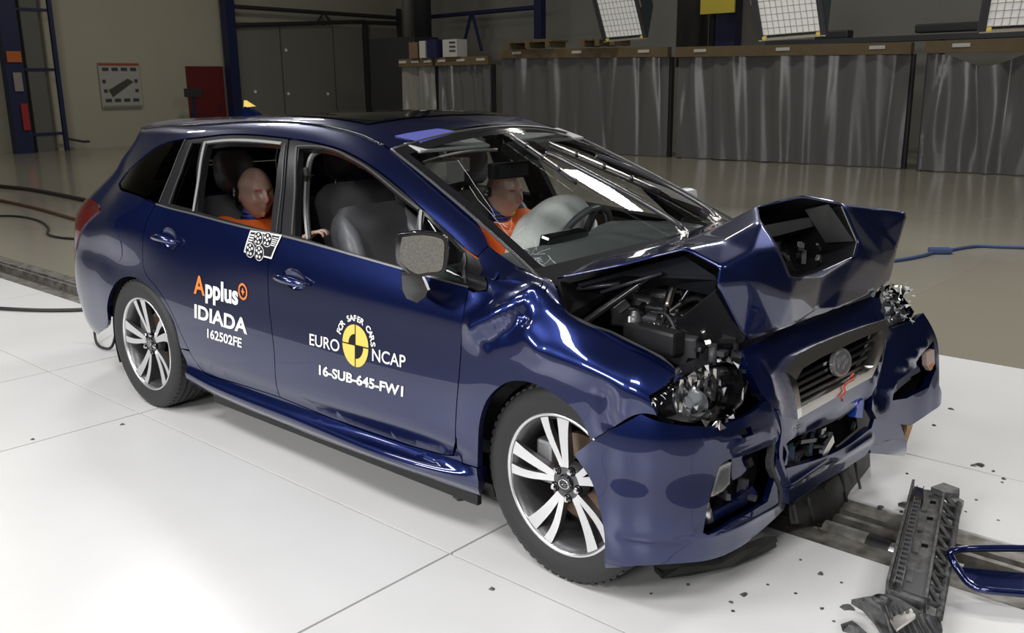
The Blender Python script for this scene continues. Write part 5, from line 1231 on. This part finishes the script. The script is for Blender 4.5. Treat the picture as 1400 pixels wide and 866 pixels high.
# ================================================================== CRASH TEST DUMMIES
def head_mesh():
    V = []; F = []; nt, nf = 56, 88
    def g(el, az, e0, a0, se, sa): return math.exp(-((el-e0)/se)**2-((az-a0)/sa)**2)
    for i in range(nt+1):
        el = 90-180*i/nt
        for j in range(nf):
            az = -180+360*j/nf; ce = math.cos(R(el)); se = math.sin(R(el))
            x, y, z = ce*math.cos(R(az)), ce*math.sin(R(az)), se
            px, py, pz = x*.100, y*.078, z*.118
            if z > 0: px -= .012*z*max(0, x)                     # sloping forehead
            if z < 0: py *= 1-.30*(-z)**1.3; px = px*(1-.12*(-z)) if x > 0 else px*(1-.45*(-z))
            px += .012*max(0, -z)*(1 if x > 0 else 0)
            d = .024*g(el, az, -9, 0, 9, 7)+.012*g(el, az, 2, 0, 10, 5)+.006*g(el, az, 12, 18, 5, 16)+.006*g(el, az, 12, -18, 5, 16)
            for s_ in (-1, 1): d += -.013*g(el, az, 2, s_*22, 7, 10)+.006*g(el, az, 1, s_*22, 4, 7)+.007*g(el, az, -14, s_*38, 9, 14)+.013*g(el, az, -3, s_*97, 11, 6)-.006*g(el, az, -3, s_*97, 6, 3)
            d += .009*g(el, az, -27, 0, 3, 13)-.005*g(el, az, -31, 0, 1.6, 14)+.009*g(el, az, -35, 0, 3.5, 12)+.012*g(el, az, -52, 0, 8, 16)
            n = Vector((x, y, z)); V.append(Vector((px, py, pz))+n*d)
    for i in range(nt):
        for j in range(nf): F.append((i*nf+j, i*nf+(j+1) % nf, (i+1)*nf+(j+1) % nf, (i+1)*nf+j))
    return V, F
HVt, HFt = head_mesh()
def skinned(nm, pts, edges, rad, m, par, root=0, sub=2):
    me = bpy.data.meshes.new(nm); me.from_pydata([tuple(p) for p in pts], edges, []); me.materials.append(m)
    o = link(bpy.data.objects.new(nm, me), par)
    if par is not None and par.type == 'EMPTY': o.matrix_parent_inverse = Matrix.Translation(-Vector(par.location))
    md = o.modifiers.new('skin', 'SKIN'); md.use_smooth_shade = True
    for i, v in enumerate(me.skin_vertices[0].data): v.radius = rad[i] if isinstance(rad[i], tuple) else (rad[i], rad[i]); v.use_root = (i == root)
    s_ = o.modifiers.new('sub', 'SUBSURF'); s_.levels = sub; s_.render_levels = sub
    return o
def hand(wrist, dirv, upv, par, side):
    w_, d, u = Vector(wrist), Vector(dirv).normalized(), Vector(upv).normalized(); s_ = d.cross(u).normalized()*side
    palm = [w_-d*.02, w_+d*.03, w_+d*.07]
    h = skinned('hand', palm, [(0, 1), (1, 2)], [(.028, .02), (.036, .016), (.036, .014)], SKIN, par)
    for k, (off, L) in enumerate(((-.027, .062), (-.009, .075), (.009, .07), (.026, .055))):
        b = w_+d*.068+s_*off; skinned('finger', [b, b+d*L*.5-u*.008, b+d*L*.8-u*.025, b+d*L*.85-u*.042], [(0, 1), (1, 2), (2, 3)], [.0088, .0082, .0075, .0065], SKIN, par)
    b = w_+d*.02-s_*.03; skinned('thumb', [b, b-s_*.022+d*.025, b-s_*.028+d*.05-u*.008], [(0, 1), (1, 2)], [.0105, .0095, .008], SKIN, par)
def dummy(hc, yaw, pitch, scale, label, shoulders, hips, hands, elbows, knees):
    hc = Vector(hc); t = empty('crash_test_dummy', (hips[0], hips[1], hips[2]-.1), label, 'dummy', 'crash test dummies in the car')
    m = Matrix.Translation(hc) @ Matrix.Rotation(yaw, 4, 'Z') @ Matrix.Rotation(pitch, 4, 'Y') @ Matrix.Scale(scale, 4)
    hd = mesh('head', [m @ v for v in HVt], HFt, SKIN, t, True)
    def onhead(el, az, lift=.0):                                 # point and frame on the head surface
        i = int(round((90-el)/180*56)); j = int(round((az+180)/360*88)) % 88; p = HVt[i*88+j]
        return p, p.normalized()
    def dot(el, az, r, mt, nm, lift=.002, n=16):
        p, nn = onhead(el, az); q = nn.to_track_quat('Z', 'Y').to_matrix().to_4x4(); q.translation = p+nn*lift
        MB().lathe([(0, .002), (r, .002), (r, -.012)], n=n, axis='Z').xf(m @ q).build(nm, mt, t, angle=40)
    for az in (-102, 102):
        dot(4, az, .026, BLKV, 'target_sticker', .012, 24)
        p, nn = onhead(4, az); q = nn.to_track_quat('Z', 'Y').to_matrix().to_4x4(); q.translation = p+nn*.0145
        for dx, dy in ((0, 0), (.013, .008), (-.013, .008), (.009, -.013), (-.009, -.013), (0, .017)):
            MB().lathe([(0, .001), (.0052, .001), (.0052, -.002)], (dx, dy, 0), 'Z', 10).xf(m @ q).build('target_dot', WHITE, t)
    RP = mat('red_chalk', (.46, .10, .09), .8)
    def patch(e0, e1, a0, a1, mt, nm):                          # painted patch hugging the head
        n1, n2 = 5, 9; V = []
        for i in range(n1):
            for j in range(n2):
                el = e0+(e1-e0)*i/(n1-1); az = a0+(a1-a0)*j/(n2-1); fi = (90-el)/180*56; fj = (az+180)/360*88; i0 = int(fi); j0 = int(fj); a = fi-i0; b = fj-j0
                q = lambda i_, j_: HVt[min(i_, 56)*88+j_ % 88]
                p = q(i0, j0)*(1-a)*(1-b)+q(i0+1, j0)*a*(1-b)+q(i0, j0+1)*(1-a)*b+q(i0+1, j0+1)*a*b; V.append(m @ (p+p.normalized()*.0012))
        mesh(nm, V, [(i*n2+j, i*n2+j+1, (i+1)*n2+j+1, (i+1)*n2+j) for i in range(n1-1) for j in range(n2-1)], mt, t, True)
    patch(9, 14, -34, -12, RP, 'brow_paint'); patch(9, 14, 12, 34, RP, 'brow_paint'); patch(-7, 2, -3, 3, RP, 'nose_paint')
    patch(-46, -38, -10, 8, mat('yellow_chalk', (.75, .60, .05), .7), 'chin_paint')
    nb = (Vector(shoulders[0])+Vector(shoulders[1]))/2+Vector((0, 0, .02))
    ht = m @ Vector((-.02, 0, -.075)); MB().tube([nb-Vector((0, 0, .03)), nb.lerp(ht, .5), ht], .048*scale, 18).build('neck', BLUEN, t, True)
    for k in range(3): c = nb.lerp(ht, .2+.25*k); MB().lathe([(.047*scale, -.006), (.053*scale, 0), (.047*scale, .006)], c, 'Z', 18).build('neck_ring', PLAST, t, True)
    hp = Vector(hips); ch = nb-Vector((0, 0, .14)); sp_ = hp.lerp(ch, .5)
    pts = [hp, sp_, ch, nb-Vector((0, 0, .05))]; ed = [(0, 1), (1, 2), (2, 3)]; rad = [(.15, .12), (.135, .105), (.155, .115), (.085, .07)]
    pts = [p for p in pts]
    for k in (0, 1):
        s_ = Vector(shoulders[k]); i = len(pts); pts += [ch.lerp(s_, .75)+Vector((0, 0, .05)), s_, Vector(elbows[k]), Vector(hands[k])]; ed += [(2, i), (i, i+1), (i+1, i+2), (i+2, i+3)]; rad += [.075, .065, .045, .034]
    for k in (0, 1):
        kn = Vector(knees[k]); i = len(pts); an = kn+Vector((.12, 0, -.30)); pts += [hp+Vector((.03, (.10 if kn.y > hp.y else -.10), -.02)), kn, an]; ed += [(0, i), (i, i+1), (i+1, i+2)]; rad += [.09, .06, .045]
    rad = [(r_ if isinstance(r_, tuple) else (r_, r_)) for r_ in rad]
    rad = [(a*scale, b*scale) for a, b in rad]
    skinned('torso', pts, ed, rad, ORANGE, t)
    cr = loft('shirt_collar', [[nb+Vector((math.cos(a)*rr_, math.sin(a)*rr_*1.1, zz)) for a in np.linspace(0, 2*math.pi, 20, endpoint=False)] for rr_, zz in ((.085*scale, -.06), (.068*scale, -.015), (.06*scale, .0))], ORANGE, t)
    for k in (0, 1): hand(hands[k], Vector(hands[k])-Vector(elbows[k]), (0, 0, 1), t, 1 if k else -1)
    return t
dummy((.335, -.38, 1.065), R(-6), R(2), 1.06, 'bald crash dummy in orange shirt sitting in the rear seat by the open window',
      ((.26, -.57, .89), (.26, -.19, .89)), (.40, -.38, .62), ((.86, -.475, .905), (.80, -.22, .72)), ((.58, -.60, .76), (.50, -.18, .66)), ((.90, -.50, .66), (.90, -.26, .66)))
dummy((1.315, .38, 1.062), R(-4), R(4), 1.0, 'bald crash dummy in orange shirt behind the driver airbag',
      ((1.28, .17, .90), (1.28, .59, .90)), (1.38, .38, .62), ((1.70, .16, .80), (1.70, .60, .84)), ((1.45, .10, .70), (1.45, .66, .70)), ((1.88, .28, .60), (1.88, .50, .60)))

# ================================================================== LETTERING AND TARGETS ON THE DOORS
def textmesh(s, bold=0.0):
    c = bpy.data.curves.new('t', 'FONT'); c.body = s; c.offset = bold; c.resolution_u = 5
    o = bpy.data.objects.new('t', c); COL.objects.link(o)
    dg = bpy.context.evaluated_depsgraph_get(); me = bpy.data.meshes.new_from_object(o.evaluated_get(dg))
    V = [(v.co.x, v.co.y) for v in me.vertices]; F = [tuple(p.vertices) for p in me.polygons]
    bpy.data.objects.remove(o); bpy.data.curves.remove(c); bpy.data.meshes.remove(me)
    return V, F
def decal(nm, V, F, fn, m, par, off=.0022):
    q = np.array([fn(x, y) for x, y in V]); X = body.S(q[:, 0], q[:, 1])+body.Nn(q[:, 0], q[:, 1])*off
    N = body.Nn(q[:, 0], q[:, 1]); F2 = []
    for f in F:
        n = np.cross(X[f[1]]-X[f[0]], X[f[2]]-X[f[0]]); F2.append(f if n @ N[f[0]] >= 0 else f[::-1])
    return mesh(nm, X, F2, m, par, True, None, N)
def text(s, bl, br, tl, m, par, bold=0.0):
    V, F = textmesh(s, bold); xs_ = [v[0] for v in V]; ys_ = [v[1] for v in V]; x0, x1, y0, y1 = min(xs_), max(xs_), min(ys_), max(ys_)
    A, B, C_ = (np.array(body.inv(*p)) for p in (bl, br, tl))
    return decal('lettering', V, F, lambda x, y: A+(B-A)*(x-x0)/(x1-x0)+(C_-A)*(y-y0)/(y1-y0), m, par)
text('EURO', (423.8, 471.7), (464.6, 481.8), (423.8, 456), WHITE, doorF, .010)
text('NCAP', (509.4, 493.6), (555, 504), (509.4, 476.5), WHITE, doorF, .010)
text('16-SUB-645-FW1', (436.7, 512.5), (551.5, 543), (436.7, 498.7), WHITE, doorF, .032)
text('A', (265.5, 401.4), (280.5, 405), (265.5, 375.6), ORVIN, doorR, .02)
text('pplus', (281.4, 414.5), (326, 426), (281.4, 380), WHITE, doorR, .034)
text('IDIADA', (266.4, 434.5), (338.5, 457.6), (266.4, 415.6), WHITE, doorR, .03)
text('162502FE', (284, 462), (331, 476), (284, 449), WHITE, doorR, .026)
def pol(c, r0, r1, a0, a1, m, par, nm, off=.0022, n=24):
    V = []; F = []
    for k in range(n+1):
        a = R(a0+(a1-a0)*k/n); V += [(c[0]+r0*math.cos(a), c[1]+r0*math.sin(a)), (c[0]+r1*math.cos(a), c[1]+r1*math.sin(a))]
    F = [(2*k, 2*k+1, 2*k+3, 2*k+2) for k in range(n)]
    return decal(nm, V, F, lambda x, y: (x, y), m, par, off)
cc = np.array(body.inv(486.3, 472)); rT = abs(body.inv(486.3, 444.6)[1]-cc[1])
cw_ = abs(body.inv(504.6, 477)[0]-cc[0]); AS = cw_/rT
rT = (rT+cw_)/2
pol(cc, .0, rT, 0, 360, YELL, doorF, 'roundel', n=48)
pol(cc, .0, rT*.52, 92, 178, BLKV, doorF, 'roundel_quarter', .0032); pol(cc, 0, rT*.62, -88, -2, BLKV, doorF, 'roundel_quarter', .0032)
for a in (0, 90):
    d = np.array((math.cos(R(a)), math.sin(R(a)))); e = np.array((-d[1], d[0]))*.0022
    decal('roundel_cross', [tuple(cc+d*rT+e), tuple(cc-d*rT+e), tuple(cc-d*rT-e), tuple(cc+d*rT-e)], [(0, 1, 2, 3)], lambda x, y: (x, y), BLKV, doorF, .0036)
word = 'FOR SAFER CARS'; ang = np.linspace(160, 10, len(word)); hL = rT*.30
for ch_, a in zip(word, ang):
    if ch_ == ' ': continue
    V_, F_ = textmesh(ch_, .03); xm = (min(v[0] for v in V_)+max(v[0] for v in V_))/2
    c0 = cc+np.array((math.cos(R(a)), math.sin(R(a))))*rT*1.20; ex = np.array((math.sin(R(a)), -math.cos(R(a)))); ey = np.array((math.cos(R(a)), math.sin(R(a))))
    decal('lettering', V_, F_, lambda x, y: c0+ex*(x-xm)*hL*1.55+ey*y*hL*1.55, WHITE, doorF)
pc = np.array(body.inv(332.5, 399)); pr = .034
pol(pc, pr*.74, pr, 0, 360, ORVIN, doorR, 'plus_ring', n=32)
for dx, dy in ((.012, .0038), (.0038, .013)):
    decal('plus_sign', [(pc[0]-dx, pc[1]-dy), (pc[0]+dx, pc[1]-dy), (pc[0]+dx, pc[1]+dy), (pc[0]-dx, pc[1]+dy)], [(0, 1, 2, 3)], lambda x, y: (x, y), ORVIN, doorR)
# checkered measuring sticker across the door gap
cq = [np.array(body.inv(*p)) for p in ((335, 345), (373, 354.5), (387, 322), (344, 315.5))]
def quv(s_, t_): return tuple((cq[0]*(1-s_)+cq[1]*s_)*(1-t_)+(cq[3]*(1-s_)+cq[2]*s_)*t_)
stq = empty('measuring_sticker', tuple(body.S(*quv(.5, .5))), 'black and white checkered measuring sticker at the gap between the doors', 'sticker')
def stick(nm, s0, s1, t0, t1, m, off):
    V = [quv(s0+(s1-s0)*i/4, t0+(t1-t0)*j/4) for j in range(5) for i in range(5)]
    decal(nm, V, [(j*5+i, j*5+i+1, (j+1)*5+i+1, (j+1)*5+i) for j in range(4) for i in range(4)], lambda x, y: (x, y), m, stq, off)
stick('backing', 0, 1, 0, 1, WHITE, .006); stick('field', .04, .96, .06, .94, BLKV, .007)
for k in range(5): stick('stripe', .80, .95, .52+.08*k, .555+.08*k, WHITE, .008)
for k in range(5): stick('stripe', .06, .20, .3+.12*k, .36+.12*k, WHITE, .008)
for k, (s_, t_) in enumerate(((.22, .16), (.55, .12), (.36, .70), (.66, .72))):
    c = quv(s_, t_); pol(c, 0, .034, 0, 360, WHITE, stq, 'target_disc', .009); pol(c, 0, .031, 0, 360, BLKV, stq, 'target_disc', .010)
    for dx, dy in ((0, 0), (.016, .008), (-.016, .008), (.010, -.016), (-.010, -.016), (0, .020)): pol((c[0]+dx, c[1]+dy), 0, .0065, 0, 360, WHITE, stq, 'target_dot', .011, 10)

# ================================================================== DEBRIS ON THE FLOOR
DB = mat('grey_black_debris_plastic', (.022, .022, .022), .45, noise=(30, .35, (.11, .11, .11)), bump=.2, bscale=60)
gp = empty('grille_panel', (3.45, 0, .05), 'broken black ribbed grille panel lying across the guide rail', 'debris')
def gpt(px, py, z): return Vector(at(px, py, z=z))
TL, TR, BL_, BR_ = gpt(1247, 668, .09), gpt(1292, 672, .09), gpt(1212, 806, .09), gpt(1266, 826, .09)
ex = (TR-TL).normalized(); L_up = (TL-BL_)
def gq(s_, t_, z=0): p = (BL_*(1-s_)+BR_*s_)*(1-t_)+(TL*(1-s_)+TR*s_)*t_; return p+Vector((0, 0, z))
def plate(nm, s0, s1, t0, t1, z, th, m, par): 
    return MB().prism([gq(s0, t0, z), gq(s1, t0, z), gq(s1, t1, z), gq(s0, t1, z)], (0, 0, -th)).build(nm, m, par)
plate('panel_plate', 0, 1, 0, 1, 0, .02, DB, gp)
plate('side_wall', -.03, .05, 0, 1.02, .03, .09, DB, gp); plate('side_wall', .95, 1.02, 0, .98, .02, .08, DB, gp)
for k in range(22): plate('rib', .17, .34, .04+.042*k, .06+.042*k, .018, .02, PLASTG, gp)
plate('rib_rail', .14, .17, .02, .98, .02, .02, DB, gp); plate('rib_rail', .34, .37, .02, .98, .02, .02, DB, gp)
for t_ in (.14, .42, .68, .85): plate('slot', .62, .80, t_, t_+.025, .002, .004, DARKV, gp)
for t_ in (.1, .35, .55, .75): plate('raised_pad', .42, .58, t_, t_+.12, .006, .008, DB, gp)
for k in range(9):                                               # zig-zag truss along its edge
    t0 = .02+.105*k; a = gq(1.02, t0, .0); b = gq(1.36, t0+.05, -.03); c = gq(1.02, t0+.10, 0)
    MB().tube([a, b, c], .010, 5).build('truss_bar', DB, gp)
MB().tube([gq(1.34, 0, -.03), gq(1.42, .5, -.03), gq(1.45, .96, -.03)], .012, 6).build('truss_chord', DB, gp, True)
MB().prism([gpt(1250, 665, .12), gpt(1262, 668, .13), gpt(1263, 680, .12), gpt(1249, 678, .11)], (0, 0, -.04)).build('end_bracket', SATIN, gp)
MB().prism([gpt(1273, 666, .12), gpt(1290, 660, .12), gpt(1312, 668, .11), gpt(1312, 675, .10), gpt(1292, 674, .11)], (0, 0, -.02)).build('end_tab', DB, gp)
MB().prism([gpt(1296, 672, .08), gpt(1318, 685, .06), gpt(1312, 704, .05), gpt(1298, 690, .07)], (0, 0, -.02)).build('end_tab', DB, gp)
wing = [gpt(1164, 820, .05), gpt(1180, 817, .09), gpt(1212, 812, .11), gpt(1232, 820, .11), gpt(1262, 838, .09), gpt(1285, 845, .05), gpt(1289, 862, .03), gpt(1270, 880, .02), gpt(1215, 880, .02), gpt(1198, 850, .03), gpt(1180, 830, .03)]
MB().prism(wing, (0, 0, -.015)).build('corner_wing', DB, gp)
for k in range(8): rod('wing_rib', gpt(1204+9*k, 822+3*k, .11), gpt(1222+9*k, 872, .045), .006, PLASTG if k % 2 else DB, gp, 5)
MB().prism([gpt(1217, 846, .09), gpt(1246, 832, .11), gpt(1252, 842, .11), gpt(1226, 860, .09)], (0, 0, -.01)).build('bright_liner', SATIN, gp)
MB().lathe([(.018, -.008), (.028, 0), (.018, .008)], gpt(1205, 820, .12), 'Z', 18).build('clip_ring', DB, gp, True)
plate('chipped_face', .40, .95, .03, .2, .004, .004, PLASTG, gp)
# dark blue bezel
bz = [gpt(1298, 758, .11), gpt(1306, 753, .12), gpt(1330, 750.5, .12), gpt(1400, 750, .13), gpt(1450, 752, .13), gpt(1475, 775, .09), gpt(1470, 820, .05), gpt(1400, 812, .05), gpt(1352, 808, .05), gpt(1328, 801, .05), gpt(1312, 782, .07), gpt(1303, 768, .09)]
ring = smoothline(bz+[bz[0]], 4)
be = MB().tube([Vector(p) for p in ring], .012, 8, cap=False).build('fog_lamp_bezel', PAINT, None, True); tag(be, 'dark blue D-shaped bezel ring torn off, lying over the rail at the frame edge', 'debris')
inner = [gpt(1312, 776, .075), gpt(1345, 779, .07), gpt(1400, 784, .07), gpt(1468, 790, .06), gpt(1470, 818, .05), gpt(1400, 811, .05), gpt(1345, 806, .05), gpt(1328, 800, .05)]
MB().prism(inner, (0, 0, -.012)).build('bezel_floor', PAINT, be)
rf = random.Random(33)
bits = [(1248, 693, .02), (1160, 832, .02), (1165, 860, .035), (1203, 694, .015), (672, 806, .012), (630, 681, .03), (1340, 637, .02), (1330, 637, .012), (1372, 655, .01), (1334, 684, .008), (1370, 660, .007), (1122, 785, .014), (1018, 814, .014), (1000, 824, .008), (1094, 766, .007), (1088, 812, .006), (1124, 833, .008), (1002, 836, .006), (1240, 648, .008), (1265, 700, .008), (1275, 555, .016), (1300, 560, .014), (1277, 582, .012), (1232, 700, .01), (167, 581, .012), (45, 601, .01), (1365, 712, .006), (1320, 700, .005), (940, 800, .008), (890, 812, .006), (1050, 800, .006), (1140, 850, .006), (1358, 645, .01), (1150, 797, .006)]
for k, (px, py, s_) in enumerate(bits):
    c = Vector(at(px, py, z=0)); n = rf.randint(5, 7); hgt = s_*.5
    pl_ = [c+Vector((math.cos(2*math.pi*i/n)*s_*rf.uniform(.5, 1.5), math.sin(2*math.pi*i/n)*s_*rf.uniform(.5, 1.4), .0)) for i in range(n)]
    pk = c+Vector((0, 0, hgt))
    mb = MB().add(pl_+[pk+(p-c)*.4 for p in pl_], [tuple(range(n-1, -1, -1)), tuple(range(n, 2*n))]+[(i, (i+1) % n, n+(i+1) % n, n+i) for i in range(n)])
    named = {0: 'T-shaped black clip beside the upper end of the grille panel', 1: 'jagged black splinter just outside the corner wing of the grille panel', 2: 'black splinter at the bottom frame edge by the grille panel', 3: 'black splinter between the hanging undertray and the grille panel',
             4: 'dark rubber speck on the long floor seam below the front wheel', 5: 'flat black flake under the side skirt behind the front wheel', 6: 'largest flat black splinter on the floor beyond the rail', 20: 'black splinter nearest the far bumper corner', 21: 'black splinter lying outermost beyond the far bumper corner', 22: 'black splinter below the far bumper lip',
             11: 'black pellet between the splash shield and the grille panel', 12: 'black flake on the open floor below the splash shield', 24: 'dark speck on the white floor in front of the rear wheel', 25: 'dark speck at the leftmost edge of the white floor'}
    tag(mb.build('plastic_splinter', DB), named.get(k, 'tiny black plastic splinter scattered on the white floor around the car front'), 'debris', 'black plastic splinters on the white floor')
o = MB().prism([gpt(1228, 688, .02), gpt(1236, 686, .03), gpt(1252, 690, .03), gpt(1240, 692, .02)], (0, 0, -.012)).build('plastic_splinter', DB); tag(o, 'larger black splinter beside the upper end of the grille panel', 'debris', 'black plastic splinters on the white floor')
